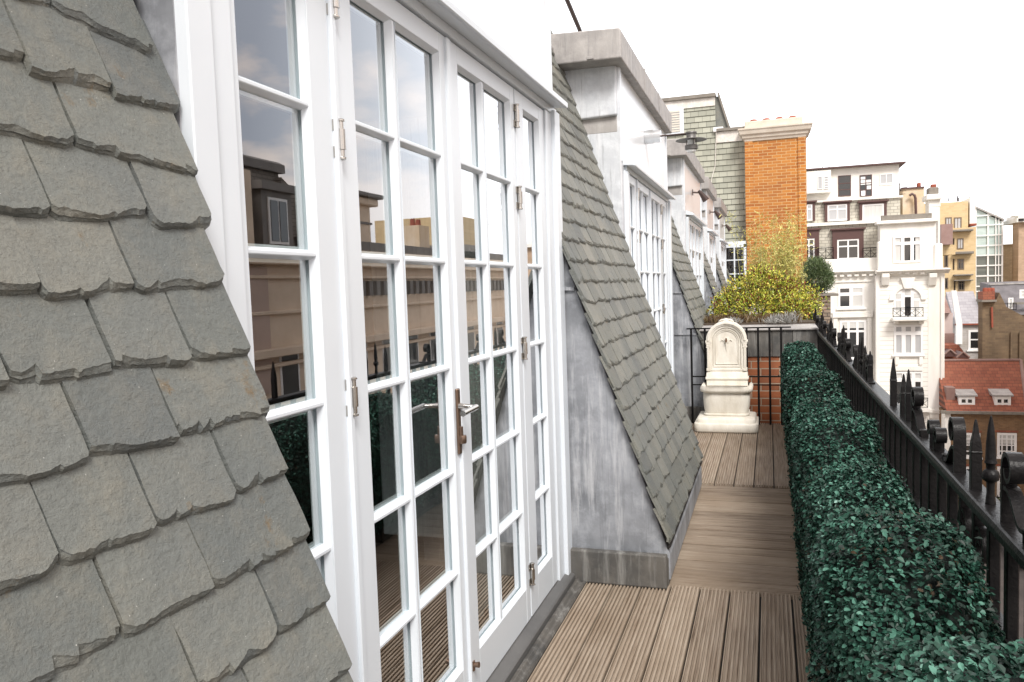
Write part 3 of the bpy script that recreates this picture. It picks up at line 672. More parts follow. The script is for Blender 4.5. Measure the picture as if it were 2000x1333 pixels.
def ring(m_, outer, inner, ya, yb):    # moulding band between two outlines of equal count
    n = len(outer); vs = [(p[0], ya, p[1]) for p in outer]+[(p[0], ya, p[1]) for p in inner]+[(p[0], yb, p[1]) for p in outer]+[(p[0], yb, p[1]) for p in inner]
    fs = []
    for i in range(n):
        j = (i+1) % n; fs += [(i, j, n+j, n+i), (2*n+i, 2*n+j, j, i), (n+i, n+j, 3*n+j, 3*n+i), (3*n+i, 3*n+j, 2*n+j, 2*n+i)]
    m_.add(vs, fs)
m_ = MB(); m_.prism([(p[0], p[1]) for p in arch(.182, .60, .915, .182)], 'y', 8.76, 8.85); 
m_.build('back_slab', MSTN, fo, bevel=.004, seg=2)
m_ = MB(); ring(m_, arch(.178, .60, .915, .178), arch(.150, .62, .915, .150), 8.742, 8.762); ring(m_, arch(.140, .64, .915, .140), arch(.128, .655, .915, .128), 8.750, 8.762)
ring(m_, arch(.118, .67, .915, .118), arch(.112, .68, .915, .112), 8.752, 8.762)
m_.build('panel_moulding', MSTN, fo, bevel=.004, seg=2)
m_ = MB()
oa = [(fx+.212*math.cos(math.pi*k/20), .925+.212*math.sin(math.pi*k/20)) for k in range(21)]; ia = [(fx+.165*math.cos(math.pi*k/20), .925+.165*math.sin(math.pi*k/20)) for k in range(21)]
m_.prism(oa+ia[::-1], 'y', 8.728, 8.85)
oa = [(fx+.200*math.cos(math.pi*k/20), .925+.200*math.sin(math.pi*k/20)) for k in range(21)]; ia = [(fx+.180*math.cos(math.pi*k/20), .925+.180*math.sin(math.pi*k/20)) for k in range(21)]
m_.prism(oa+ia[::-1], 'y', 8.718, 8.73); m_.build('arched_hood', MSTN, fo, bevel=.005, seg=2)
for s in (-1, 1):
    m_ = MB(); x = fx+s*.190
    for a, b, hw in ((.905, .93, .030), (.885, .905, .024), (.862, .885, .019), (.85, .862, .023), (.63, .85, .013), (.60, .63, .022)): m_.box(x-hw, x+hw, 8.73, 8.84, a, b)
    m_.build('side_pilaster', MSTN, fo, bevel=.003)
m_ = MB(); m_.lathe([(.001, -.02), (.032, -.018), (.036, 0), (.026, .012), (.012, .022), (.001, .026)], (fx, 8.775, 1.142), 16, 1.2, .8)
for s in (-1, 1): m_.tube([(fx+s*.02, 8.76, 1.15), (fx+s*.05, 8.76, 1.147), (fx+s*.075, 8.765, 1.13), (fx+s*.07, 8.765, 1.122)], [.012, .011, .009, .004], 8)
m_.build('crest_ornament', MSTN, fo, smooth=True, angle=80)
m_ = MB(); m_.lathe([(.028, 0), (.030, .006), (.018, .012), (.010, .014)], (0, 0, 0), 14); vv = [(fx+v[0]*1.15, 8.762-v[2], .93+v[1]*1.3) for v in m_.v]; m_.v = vv
for s in (-1, 1): m_.tube([(fx+s*.024, 8.758, .925), (fx+s*.045, 8.756, .935), (fx+s*.062, 8.756, .918)], [.007, .007, .003], 6)
m_.tube([(fx, 8.758, .895), (fx, 8.757, .87), (fx, 8.76, .80)], [.010, .012, .003], 6)
m_.build('mask_ornament', MSTN, fo, smooth=True)
m_ = MB(); m_.tube([(fx, 8.76, .93), (fx, 8.73, .928), (fx, 8.71, .915)], [.009, .009, .007], 10); m_.box(fx-.007, fx+.007, 8.715, 8.735, .93, .955); m_.build('spout', mat('brass_spout', (.20, .09, .035), .4, .8), fo, smooth=True)
fl = thing('floor_light', 'small white box light lying on the deck left of the fountain', 'light', (-.83, 8.35, 0))
m_ = MB(); m_.box(-.875, -.80, 8.30, 8.40, .06, .105); m_.build('housing', mat('cream_plastic', (.6, .62, .55), .5), fl, bevel=.006, seg=2); B(-.845, -.83, 8.34, 8.36, 0, .06).build('stake', MIRON, fl)

MBK = brick_mat('planter_brick', 'y', (.36, .12, .05), (.24, .085, .04), (.40, .32, .24), .20, .083, .013, da=.3)
pw = thing('planter_wall', 'low orange brick wall with lead apron behind the black fence', 'wall', (-.2, 9.4, 0))
B(-.95, .50, 9.14, 9.36, -.05, .735).build('brick_face', MBK, pw)
m_ = MB()
for a, b in ((-.95, -.42), (-.418, -.15), (-.148, .02), (.022, .235), (.237, .49)): m_.prism([(9.118+random.uniform(0, .004), .715), (9.128, 1.022), (9.36, 1.022), (9.36, .715)], 'x', a, b)
m_.build('lead_apron', MLB, pw, bevel=.004)
MB().prism([(9.10, 1.005), (9.10, 1.028), (9.72, 1.04), (9.72, 1.0)], 'x', -.98, .50).build('lead_top', MLC, pw, bevel=.006)
tag(B(-.98, .50, 9.72, 10.2, .9, 1.06).build('planting_soil', mottled('soil', (.05, .035, .025), (.09, .07, .05), 14, .95)), kind='structure')
m_ = MB(); B(-1.05, .60, 9.95, 21.3, .8, 1.0).build('roof_terrace', mottled('terrace_lead', (.2, .2, .2), (.3, .3, .29), 2, .8)); tag(bpy.data.objects['roof_terrace'], kind='structure')

# ------------------------------------------------------------------ plants beyond the fence
def blob(n, c, r, flat=1.0, jit=.10, seed=1, lumps=7, inner=.55):
    R_ = np.random.default_rng(seed); c = np.array(c); r = np.array(r); cs = [c]+[c+r*R_.normal(0, .45, 3)*np.array([1, 1, .8]) for _ in range(lumps)]
    P = []; N = []
    for k in range(n):
        q = cs[R_.integers(0, len(cs))]; d = R_.normal(0, 1, 3); d /= np.linalg.norm(d); f = R_.uniform(inner, 1)**.5*.62
        P.append(q+d*r*f+R_.normal(0, jit, 3)*r*.3); N.append(d+np.array([0, 0, .35]))
    P = np.array(P); P[:, 2] = np.maximum(P[:, 2], c[2]-r[2]*.98); return P, np.array(N)
MYL = leaf_mat('pieris_leaf', [(0, (.04, .012, .008)), (.22, (.22, .045, .015)), (.34, (.06, .085, .018)), (.54, (.32, .40, .05)), (.78, (.66, .66, .10)), (1, (.92, .58, .16))], .4)  # darkest stop puts gap shade into the colour; reds are the leaves' own
MBM = leaf_mat('bamboo_leaf', [(0, (.26, .26, .06)), (.5, (.52, .50, .14)), (1, (.75, .68, .28))], .5)
MCO = leaf_mat('conifer_leaf', [(0, (.03, .06, .03)), (.5, (.10, .15, .06)), (1, (.22, .28, .13))], .6)
MSK = leaf_mat('spiky_leaf', [(0, (.10, .09, .08)), (.5, (.28, .28, .26)), (1, (.5, .5, .48))], .5)
MTW = mat('twig', (.10, .06, .04), .8)
bu = thing('pieris_shrub', 'broad yellow green shrub with red new leaves on the terrace beyond the fountain', 'shrub', (0, 10.9, 1.0))
def clumps(n, specs, jit=.03, seed=1):
    R_ = np.random.default_rng(seed); S = np.array([s[:6] for s in specs], float); wgt = S[:, 3]*S[:, 5]; k = R_.choice(len(S), n, p=wgt/wgt.sum())
    d = R_.normal(0, 1, (n, 3)); d /= np.linalg.norm(d, axis=1, keepdims=True); f = R_.uniform(.35, 1, (n, 1))**.5
    return S[k, :3]+d*S[k, 3:6]*f+R_.normal(0, jit, (n, 3)), d+np.array([0, 0, .4])
SP = [(-.50, 10.8, 1.24, .21, .3, .20), (-.34, 10.9, 1.40, .20, .3, .20), (-.12, 10.9, 1.50, .21, .3, .22), (.10, 10.9, 1.44, .20, .3, .20), (.30, 10.9, 1.36, .19, .3, .17), (.50, 10.8, 1.28, .14, .2, .12), (-.15, 10.6, 1.20, .3, .25, .20), (.25, 10.6, 1.17, .26, .2, .17), (-.62, 10.7, 1.13, .12, .2, .13), (.48, 10.7, 1.14, .12, .2, .1)]
P, N = clumps(12000, SP, .045, 3); P2, N2 = clumps(10, SP)
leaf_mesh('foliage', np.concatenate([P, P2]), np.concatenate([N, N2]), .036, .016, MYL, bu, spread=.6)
m_ = MB()
for k in range(26):
    a = random.uniform(0, 6.28); d = random.uniform(.15, .62); m_.tube([(random.uniform(-.12, .12), 10.9+random.uniform(-.1, .1), 1.0), (d*.5*math.cos(a), 10.9+d*.35*math.sin(a), 1.15), (d*math.cos(a), 10.9+d*.6*math.sin(a), 1.3+random.uniform(0, .3))], [.012, .008, .003], 5)
m_.build('branches', MTW, bu)
bb = thing('bamboo_clump', 'tall feathery pale yellow bamboo in front of the orange chimney', 'bamboo', (.1, 12.2, 1.0))
m_ = MB(); P = []; N = []
for k in range(60):
    x0, y0 = .12+random.gauss(0, .16), 12.2+random.gauss(0, .12); lx, ly = random.gauss(0, .16), random.gauss(0, .12); h = random.uniform(.8, 1.6)
    pts = [(x0+lx*f*f, y0+ly*f*f, 1.0+h*f) for f in (0, .35, .7, 1)]; m_.tube(pts, [.006, .005, .003, .0012], 5)
    for q in range(85):
        f = random.uniform(.12, 1.0)**.8; P.append((x0+lx*f*f+random.gauss(0, .055), y0+ly*f*f+random.gauss(0, .055), 1.0+h*f+random.gauss(0, .02))); N.append((random.gauss(0, .5), random.gauss(0, .5), .5))
m_.build('canes', mat('bamboo_cane', (.40, .36, .14), .5), bb); leaf_mesh('foliage', P, N, .060, .011, MBM, bb, spread=.5)
co = thing('conifer_bush', 'rounded grey green conifer bush on the rubble wall right of the orange chimney', 'bush', (1.25, 21.0, 1.2))
P, N = clumps(9000, [(1.14, 21.2, 1.62, .34, .34, .42), (1.20, 21.2, 1.50, .32, .3, .32), (1.08, 21.3, 1.8, .25, .25, .25)], .03, 8); leaf_mesh('foliage', P, N, .06, .014, MCO, co, spread=.5)
m_ = MB(); m_.tube([(1.2, 21.2, 1.15), (1.2, 21.2, 1.6)], [.05, .02], 8); m_.build('trunk', MTW, co)
SPK = [(.05, 9.62, 'spiky silver tuft on the lead ledge, middle one of the three tufts', .10), (.20, 9.60, 'pale spiky tuft on the lead ledge near the head of the hedge', .13), (-.42, 9.66, 'low spiky tuft on the lead ledge above the fountain top', .08)]
for x0, y0, lb, s_ in SPK:
    t = thing('spiky_plant', lb, 'plant', (x0, y0, 1.06), 'spiky tufts on the lead ledge')
    P = [(x0+random.gauss(0, .05), y0+random.gauss(0, .04), 1.06) for _ in range(90)]; N = [(random.gauss(0, .6), random.gauss(0, .5), 1.0) for _ in P]
    leaf_mesh('leaves', P, N, s_, .007, MSK, t, spread=.15)
t = thing('low_grass_strip', 'dry dark stems in a strip along the planter edge under the yellow shrub', 'plant', (0, 9.9, 1.05))
P = [(random.uniform(-.75, .35), 9.9+random.gauss(0, .05), 1.05) for _ in range(900)]; N = [(random.gauss(0, .25), random.gauss(0, .3), 1.0) for _ in P]
leaf_mesh('stems', P, N, .11, .008, leaf_mat('dry_stem', [(0, (.05, .03, .02)), (.6, (.16, .10, .05)), (1, (.28, .22, .10))]), t, spread=.15)

# ================================================================== WALL LAMPS
MPL = mat('pale_grey_metal', (.62, .63, .64), .3, .7); MDKM = mat('dark_bronze_metal', (.07, .05, .045), .4, .7); MGAL = mat('galvanised_metal', (.16, .155, .15), .45, .6)
la = thing('wall_lantern', 'galvanised lantern with a wide disc shade on a long arm from the second dormer', 'wall lamp', (XD, 7.35, 2.9))
ly = 7.35; zl = 2.90
m_ = MB(); m_.tube([(XD-.01, ly, zl), (XD+.065, ly, zl)], .062, 20); m_.tube([(XD+.065, ly, zl), (XD+.13, ly, zl-.003)], .055, 20); m_.build('wall_box', MPL, la, smooth=True)
m_ = MB(); m_.tube([(XD+.12, ly, zl), (-.69, ly, zl)], .008, 8); m_.build('arm', MDKM, la, smooth=True)
m_ = MB(); m_.lathe([(.05, .0), (.052, -.012), (.042, -.018), (.042, -.055), (.045, -.06)], (-.65, ly, zl+.01), 20); m_.build('cap', MGAL, la, smooth=True)
m_ = MB(); m_.lathe([(.042, .010), (.135, -.004), (.138, -.008), (.042, -.002)], (-.65, ly, zl-.055), 28); m_.build('disc_shade', MGAL, la, smooth=True)
m_ = MB(); m_.lathe([(.052, -.105), (.058, -.108), (.058, -.142), (.05, -.148)], (-.65, ly, zl+.0), 20)
for k in range(4):
    a = k*math.pi/2+.5; m_.tube([(-.65+.047*math.cos(a), ly+.047*math.sin(a), zl-.05), (-.65+.047*math.cos(a), ly+.047*math.sin(a), zl-.11)], .004, 6)
m_.build('cage', MGAL, la, smooth=True)
m_ = MB(); m_.lathe([(.034, -.06), (.036, -.12), (.044, -.145), (.038, -.165), (.018, -.175)], (-.65, ly, zl), 16); m_.build('glass_globe', mat('frosted_glass', (.75, .77, .76), .15), la, smooth=True)
for (px, py, yy, lb) in ((0, 0, 11.9, 'dark bronze spotlight on the third dormer front, the largest of the three'), (0, 0, 15.45, 'small dark spotlight on the fourth dormer front, middle of the three'), (0, 0, 19.5, 'tiny dark spotlight on the farthest dormer front')):
    t = thing('spotlight', lb, 'spotlight', (XD, yy, 2.87), 'spotlights on the far dormers')
    m_ = MB(); m_.lathe([(.045, 0), (.045, .012)], (0, 0, 0), 12); m_.v = [(XD+v[2], yy+v[0], 2.87+v[1]) for v in m_.v]; m_.tube([(XD+.01, yy, 2.87), (XD+.10, yy, 2.86), (XD+.12, yy+.02, 2.85)], .012, 8); m_.build('bracket', MDKM, t, smooth=True)
    m_ = MB(); m_.tube([(XD+.09, yy, 2.89), (XD+.13, yy+.02, 2.84), (XD+.19, yy+.05, 2.75)], [.022, .034, .052], 12); m_.build('lamp_head', MDKM, t, smooth=True)
t = thing('roof_handrail', 'dark metal guard rail on the flat roof above the slates', 'railing', (-1.75, 6.5, 3.5))
for (a, b) in (((-1.75, 6.6, 3.48), (-1.75, 6.6, 4.6)), ((-1.75, 9.4, 3.48), (-1.75, 9.4, 4.3))):
    m_ = MB(); m_.tube([a, b], .022, 8); m_.build('post', MDKM, t)
m_ = MB(); m_.tube([(-1.70, 6.4, 4.32), (-1.70, 7.6, 4.02), (-1.70, 8.1, 3.5)], .022, 8); m_.build('sloping_rail', MDKM, t)

# ================================================================== END HOUSE AND CHIMNEY
EY = 22.0
MSE = brick_mat('slate_hanging', 'y', (.30, .31, .26), (.42, .43, .36), (.07, .07, .06), .205, .149, .008, .8, .35, dirt=(.22, .22, .17), da=.35)
MSEL = lead_mat('pale_flashing', (.55, .52, .47), (.68, .66, .62), (.78, .77, .75), .6)
eh = thing('slate_hung_house', 'tall house end hung with pale green grey slates left of the orange chimney', 'house', (-2, EY, 1))
def slate_wall(x0, x1, z0, z1, y):
    m_ = MB(); z = z0; h = .149
    z = math.floor(z0/h)*h
    while z < z1: m_.prism([(y-.030, max(z, z0)), (y-.010, min(z+h*1.05, z1)), (y+.01, min(z+h*1.05, z1)), (y+.01, max(z, z0))], 'x', x0, x1); z += h
    return m_
slate_wall(-5.5, -1.30, 1.0, 6.25, EY-.05).build('slate_hanging', MSE, eh)
slate_wall(-1.298, -.52, 1.0, 5.28, EY-.05).build('slate_hanging', MSE, eh)
B(-5.5, -1.31, EY-.03, EY+6, -10, 6.24).build('wall', mat('end_house_wall', (.25, .22, .18), .8), eh); B(-1.31, -.52, EY-.03, EY+4, -10, 5.27).build('wall', bpy.data.materials['end_house_wall'], eh)
B(-5.5, -1.30, EY-.10, EY-.04, 6.20, 6.42).build('flashing', MSEL, eh); B(-1.299, -.62, EY-.10, EY-.04, 5.22, 5.50).build('flashing', MSEL, eh)
B(-5.5, -1.28, EY-.17, EY+6, 6.42, 6.52).build('coping', MST0, eh, bevel=.01); B(-1.28, -.55, EY-.17, EY+4, 5.50, 5.58).build('coping', MST0, eh, bevel=.01)
MB().prism([(-1.30, 5.4), (-1.30, 6.42), (-1.20, 6.46), (-.96, 5.6), (-.96, 5.4)], 'y', EY-.02, EY+5).build('side_slope', MSF, eh)
MB().prism([(-1.24, 6.50), (-1.20, 6.54), (-.93, 5.62), (-.98, 5.60)], 'y', EY-.1, EY+5).build('ridge_coping', MST0, eh)
B(-1.36, -1.10, EY-.16, EY-.08, 5.50, 5.62).build('gutter_box', mat('upvc_white', (.75, .75, .75), .4), eh, bevel=.01)
m_ = MB(); m_.tube([(-1.28, EY-.12, 5.5), (-1.33, EY-.10, 4.6), (-1.42, EY-.10, 4.3), (-1.50, EY-.1, 3.4)], .010, 6); m_.build('cable', MSEL, eh)
B(-2.62, -2.12, EY-.14, EY-.06, 5.52, 6.22).build('vent_frame', MW, eh, bevel=.01)
m_ = MB()
for k in range(9): m_.prism([(EY-.16, 5.60+k*.064), (EY-.145, 5.645+k*.064), (EY-.14, 5.60+k*.064)], 'x', -2.52, -2.22)
m_.build('louvres', mottled('louvre_cream', (.45, .42, .36), (.55, .52, .46), 8), eh)
wy = 21.5
B(-1.16, -.54, wy, EY, 1.0, 2.58).build('bay', MW, eh)
m_ = MB(); m_.box(-1.14, -1.08, wy-.05, wy, 1.0, 2.5); m_.box(-.62, -.56, wy-.05, wy, 1.0, 2.5); m_.box(-1.14, -.56, wy-.05, wy, 2.42, 2.5); m_.box(-.87, -.835, wy-.05, wy, 1.0, 2.42)
for z in (1.35, 1.72, 2.08): m_.box(-1.08, -.62, wy-.047, wy, z, z+.03)
wf = m_.build('window', MW, eh); B(-1.08, -.62, wy-.02, wy-.012, 1.0, 2.42).build('pane', MGF, wf); B(-1.12, -.58, wy-.008, wy-.004, 1.0, 2.45).build('dark_interior', MDK, wf)

MOB = brick_mat('orange_brick', 'y', (.50, .205, .045), (.33, .11, .028), (.60, .44, .23), .225, .075, .012, .8, .5, da=.4, dirt=(.30, .15, .06))
MOBx = brick_mat('orange_brick_side', 'x', (.50, .205, .045), (.33, .11, .028), (.60, .44, .23), .225, .075, .012, .8, .5, da=.4, dirt=(.30, .15, .06))
ch = thing('chimney_stack', 'broad orange brick chimney stack with a moulded stone cap and four pots', 'chimney', (.18, 21.5, 1)); cy0 = 21.5
B(-.50, .87, cy0+.03, cy0+1.0, -4, 5.12).build('brick_shaft', MOB, ch); 
B(-.555, -.36, cy0, cy0+1.02, -4, 5.121).build('brick_pilaster', MOB, ch); B(.735, .925, cy0, cy0+1.02, -4, 5.121).build('brick_pilaster', MOB, ch)
B(.9255, .9285, cy0+.002, cy0+1.018, -4, 5.12).build('side_face', MOBx, ch)
MCAPS = mottled('cap_stone', (.50, .44, .36), (.66, .60, .52), 3, .8)
def capring(z0, z1, e, y=cy0, m=MCAPS, n='cap_moulding'): B(-.555-e, .925+e, y-e, cy0+1.02+e, z0, z1).build(n, m, ch, bevel=.012, seg=2)
m_ = MB(); 
prof = [(0, 5.12), (.015, 5.17), (.05, 5.20), (.06, 5.25), (.11, 5.29), (.135, 5.37), (.16, 5.40), (.16, 5.435)]
vs = []
for e, z in prof: vs += [(-.555-e, cy0-e, z), (.925+e, cy0-e, z), (.925+e, cy0+1.02+e, z), (-.555-e, cy0+1.02+e, z)]
m_.add(vs, [(i*4+j, i*4+(j+1) % 4, i*4+4+(j+1) % 4, i*4+4+j) for i in range(len(prof)-1) for j in range(4)]+[(0, 1, 2, 3), tuple(len(prof)*4-4+j for j in range(4))])
m_.build('cap_moulding', MCAPS, ch); B(-.56, .86, cy0+.06, cy0+.95, 5.435, 5.64).build('cap_plinth', MCAPS, ch, bevel=.02)
MPOT = mottled('terracotta', (.33, .09, .05), (.22, .06, .04), 6, .8)
for x in (-.34, -.02, .30, .62): m_ = MB(); m_.lathe([(.13, 0), (.12, .01), (.12, .02), (.105, .07), (.07, .10), (.03, .11)], (x, cy0+.4, 5.63), 16); m_.build('chimney_pot', MPOT, ch, smooth=True)
# ------------------------------------------------------------------ rubble wall right of the chimney
MRUB = brick_mat('rubble', 'y', (.42, .33, .24), (.25, .20, .16), (.10, .08, .07), .17, .085, .02, .9, 1.0, da=.4)
rw = thing('rubble_wall', 'rough stone wall with a flat coping below the conifer bush', 'wall', (1.25, 21.2, 0))
B(1.0, 1.44, 21.0, 22.2, -10, 1.10).build('stone_face', MRUB, rw); B(.95, 1.62, 20.94, 22.3, 1.10, 1.16).build('coping', MST0, rw, bevel=.01)

# ================================================================== GROUND AND STREET
g = bpy.data.materials.new('asphalt'); MASP = mottled('asphalt_street', (.10, .09, .085), (.16, .14, .13), .8, .9); MPAV = mottled('pavement_slab', (.24, .21, .18), (.32, .29, .25), 1.5, .9)
MGR = mottled('city_ground', (.14, .13, .12), (.2, .19, .17), .2, .95)
tag(B(-400, 400, -400, 400, GZ-.3, GZ-.1).build('ground', MGR), kind='structure')
tag(B(3.2, 12.6, -30, 54.9, GZ-.1, GZ).build('street', MASP), kind='structure')
tag(B(.65, 3.2, -30, 54.9, GZ-.1, GZ+.12).build('pavement', MPAV), kind='structure'); tag(B(12.6, 15.6, -30, 52.0, GZ-.1, GZ+.12).build('pavement', MPAV), kind='structure')
tag(B(2.0, 24, 52.0, 54.9, GZ, GZ+.124).build('pavement', MPAV), kind='structure')

# ================================================================== BACKGROUND HELPERS
def PX(px0, py0, px1, py1, Y):
    xm, ym = (px0+px1)/2, (py0+py1)/2
    return at(px0, ym, Y).x, at(px1, ym, Y).x, at(xm, py1, Y).z, at(xm, py0, Y).z
def pbox(px0, py0, px1, py1, Y, d0=0., d1=.3, m_=None):
    x0, x1, z0, z1 = PX(px0, py0, px1, py1, Y); return (m_ or MB()).box(x0, x1, Y-d0, Y+d1, z0, z1)
MSTUC = mottled('white_stucco', (.84, .83, .79), (.71, .69, .63), 1.1, .75, .3, 0, (1.5, 1.5, .35)); MFRW = mat('white_frame', (.80, .80, .79), .45)
MRUST = brick_mat('rusticated_stucco', 'y', (.84, .83, .79), (.82, .81, .76), (.56, .53, .48), 400., .29, .035, .8, .6, 0., dirt=(.66, .63, .56), da=.55)
MFRD = mat('dark_frame', (.09, .045, .04), .5); MDG = mat('dark_glass', (.02, .022, .024), .04, 0, .9); MLG = mat('pale_glass', (.42, .43, .44), .08, 0, .9); MBL = mottled('blind_cloth', (.62, .62, .60), (.5, .5, .48), 40, .8, .1, 0, (1, 1, .02))
def window(par, px0, py0, px1, py1, Y, cols=2, rows=(.32,), fm=MFRW, gm=MDG, t=.07, name='window', sill=False, surround=0, bar=.05, proud=.05, blinds=None):
    x0, x1, z0, z1 = PX(px0, py0, px1, py1, Y); m_ = MB(); H = z1-z0; Wd = x1-x0
    m_.box(x0, x0+t, Y-proud, Y, z0, z1); m_.box(x1-t, x1, Y-proud, Y, z0, z1); m_.box(x0+t, x1-t, Y-proud+.001, Y, z0, z0+t); m_.box(x0+t, x1-t, Y-proud+.001, Y, z1-t, z1)
    for k in range(1, cols): xc = x0+Wd*k/cols; m_.box(xc-bar/2, xc+bar/2, Y-proud+.004, Y, z0+t, z1-t)
    for r_ in rows: zc = z1-H*r_; m_.box(x0+t, x1-t, Y-proud+.008, Y, zc-bar/2, zc+bar/2)
    if sill: m_.box(x0-.12, x1+.12, Y-.16, Y, z0-.10, z0)
    w_ = m_.build(name, fm, par); B(x0+t*.5, x1-t*.5, Y-.02, Y-.006, z0+t*.5, z1-t*.5).build('pane', gm, w_)
    if blinds:
        m_ = MB()
        for a, b, c_ in blinds: m_.box(x0+Wd*a, x0+Wd*b, Y-.026, Y-.021, z1-H*c_, z1-t)
        m_.build('blind', MBL, w_)
    if surround:
        m_ = MB(); s = surround; m_.box(x0-s, x0, Y-.03, Y, z0, z1+s); m_.box(x1, x1+s, Y-.03, Y, z0, z1+s); m_.box(x0, x1, Y-.032, Y, z1, z1+s); m_.build('surround', fm, w_)
    return w_
def railing(par, px0, py0, px1, py1, Y, n, m=MIRON, cross=True):
    x0, x1, z0, z1 = PX(px0, py0, px1, py1, Y); m_ = MB(); r = .016
    m_.box(x0, x1, Y-r, Y+r, z1-.05, z1); m_.box(x0, x1, Y-r, Y+r, z0+.03, z0+.07); m_.box(x0, x1, Y-.01, Y+.01, z0+(z1-z0)*.78, z0+(z1-z0)*.78+.025)
    for k in range(n+1): x = x0+(x1-x0)*k/n; m_.box(x-r, x+r, Y-r, Y+r, z0, z1)
    if cross:
        for k in range(n):
            a = x0+(x1-x0)*k/n; b = x0+(x1-x0)*(k+1)/n
            m_.tube([(a, Y, z0+.07), (b, Y, z0+(z1-z0)*.76)], .012, 4); m_.tube([(b, Y, z0+.07), (a, Y, z0+(z1-z0)*.76)], .012, 4)
            m_.lathe([(.06, -.01), (.06, .01)], (0, 0, 0), 8) if False else None
    return m_.build('balcony_railing', m, par)
# ------------------------------------------------------------------ white apartment block
WY = 55.0
wb = thing('apartment_building', 'big white stucco apartment block with a bow bay, mansard storeys and iron balconies', 'building', (6.5, WY, GZ))
YL = WY+1.0
x0, x1 = 1.5, at(1717, 600, YL).x
zc = at(1650, 530, YL).z
B(-2.5, x1+.3, YL, YL+12, GZ, zc).build('main_wall', MSTUC, wb)
m_ = MB(); zt = at(1780, 527, WY).z; xr = at(1844, 650, WY).x; xl = at(1716, 600, WY).x
m_.box(xl, xr, WY, YL+12, GZ, zt); m_.build('bow_bay', MRUST, wb)
zle = at(1800, 800, WY).z
B(xl-.1, xr+.35, WY-.18, WY+2, zle-.25, zle).build('ledge', MSTUC, wb, bevel=.03)
B(xl-.15, xl+.05, WY-.06, WY+.6, zle, zt-.2).build('corner_pier', MSTUC, wb); B(xr-.9, xr+.02, WY-.03, WY+.5, zle, zt-.2).build('corner_pier', MSTUC, wb)
# mansard storeys of the left wing
MSWB = brick_mat('pale_slate', 'y', (.52, .50, .42), (.62, .60, .52), (.28, .26, .22), .42, .2, .03, .85, .5, da=.3, dirt=(.45, .43, .36))
z2, z3 = at(1650, 437, YL).z, at(1650, 388, YL).z; zp = at(1650, 506, YL).z
B(-2.5, x1+.2, YL+.6, YL+11, zc, z2).build('mansard', MSWB, wb)
B(-2.5, 8.15, YL+1.0, YL+10, z2, z3).build('mansard', MSWB, wb)
B(-2.5, x1+.1, YL-.05, YL+.25, zc, zp).build('parapet', MSTUC, wb, bevel=.03)
m_ = MB(); z = zc; m_.prism([(YL-.05, z-.28), (YL-.30, z-.12), (YL-.42, z-.06), (YL-.42, z), (YL+.1, z+.03), (YL+.1, z-.28)], 'x', -2.5, xl-.05); m_.build('cornice', MSTUC, wb)
for k in range(14):
    x = 2.2+k*.31*1.05*1.0*1.35
    if x < xl-.4: B(x, x+.26, YL-.26, YL, z-.36, z-.22).build('dentil', MSTUC, wb)
B(-2.5, 7.9, YL+.35, YL+1.2, z2-.05, z2+.16).build('ledge', MSTUC, wb); B(-2.5, 8.3, YL+.85, YL+2, z3-.08, z3+.05).build('ledge', MSTUC, wb)
# attic pavilion
ya = YL+1.6; xa = at(1756, 350, ya).x; za = at(1700, 325, ya).z
B(-2.5, xa, ya, ya+8, z3, za).build('attic_wall', MSTUC, wb); B(-2.7, xa+.35, ya-.45, ya+8.4, za, za+.09).build('attic_roof', MFRD, wb)
B(-2.5, at(1623, 350, ya-.7).x, ya-.7, ya, at(1600, 377, ya-.7).z, at(1600, 334, ya-.7).z).build('attic_projection', MSTUC, wb)
for (a, b, c_, d, nm, cc, rr, fm, gm) in ((1637, 343, 1662, 384, 0, 1, (.38, .68), MFRD, MDG), (1679, 342, 1703, 384, 0, 2, (.38, .70), MFRD, MDG), (1718, 340, 1744, 362, 0, 2, (.85,), MFRW, MLG)):
    window(wb, a, b, c_, d, ya, cc, rr, fm, gm, .05)
window(wb, 1597, 345, 1606, 370, ya-.7, 1, (), MFRW, MLG, .04); window(wb, 1609, 345, 1618, 370, ya-.7, 1, (.2, .4, .6, .8), MFRW, MLG, .04)
m_ = pbox(1681, 346, 1690, 351, ya, .03, 0); pbox(1681, 352, 1702, 361, ya, .03, 0, m_); pbox(1693, 363, 1702, 370, ya, .03, 0, m_); pbox(1682, 373, 1690, 383, ya, .03, 0, m_); m_.build('white_panels', MFRW, wb)  # small white panels set in front of the dark attic window
for (a, b, c_) in ((1606, 300, 322), (1619, 308, 322)):
    p = at(a, c_, ya+.5); q = at(a, b, ya+.5); m_ = MB(); m_.tube([p-Vector((0, 0, .3)), q], .022, 6); m_.build('antenna_pole', MDKM, wb)
# dormer windows
def dorm(px0, py0, px1, py1, Y, deep, headh, white=True, gm=MLG, cols=2, rows=(.3,), bl=None):
    x0, x1, z0, z1 = PX(px0, py0, px1, py1, Y); t = .28 if not white else .16
    m_ = MB(); m_.box(x0, x0+t, Y, Y+deep, z0, z1); m_.box(x1-t, x1, Y, Y+deep, z0, z1); m_.box(x0+t, x1-t, Y+.002, Y+deep, z1-headh, z1); m_.box(x0-.12, x1+.12, Y-.12, Y+deep, z1, z1+.10)
    m_.build('dormer', MFRD, wb)
    w = (x1-x0); pw = px1-px0; tt = t/w*pw; hh = headh/(z1-z0)*(py1-py0)
    window(wb, px0+tt, py0+hh, px1-tt, py1, Y+.08, cols, rows, MFRW, gm, .10, bar=.09, blinds=bl)
dorm(1560, 396, 1592, 432, YL+.7, .5, .12); dorm(1611, 396, 1660, 432, YL+.7, .5, .12); dorm(1679, 395, 1732, 432, YL+.7, .5, .12, True, MBL, 1, ())
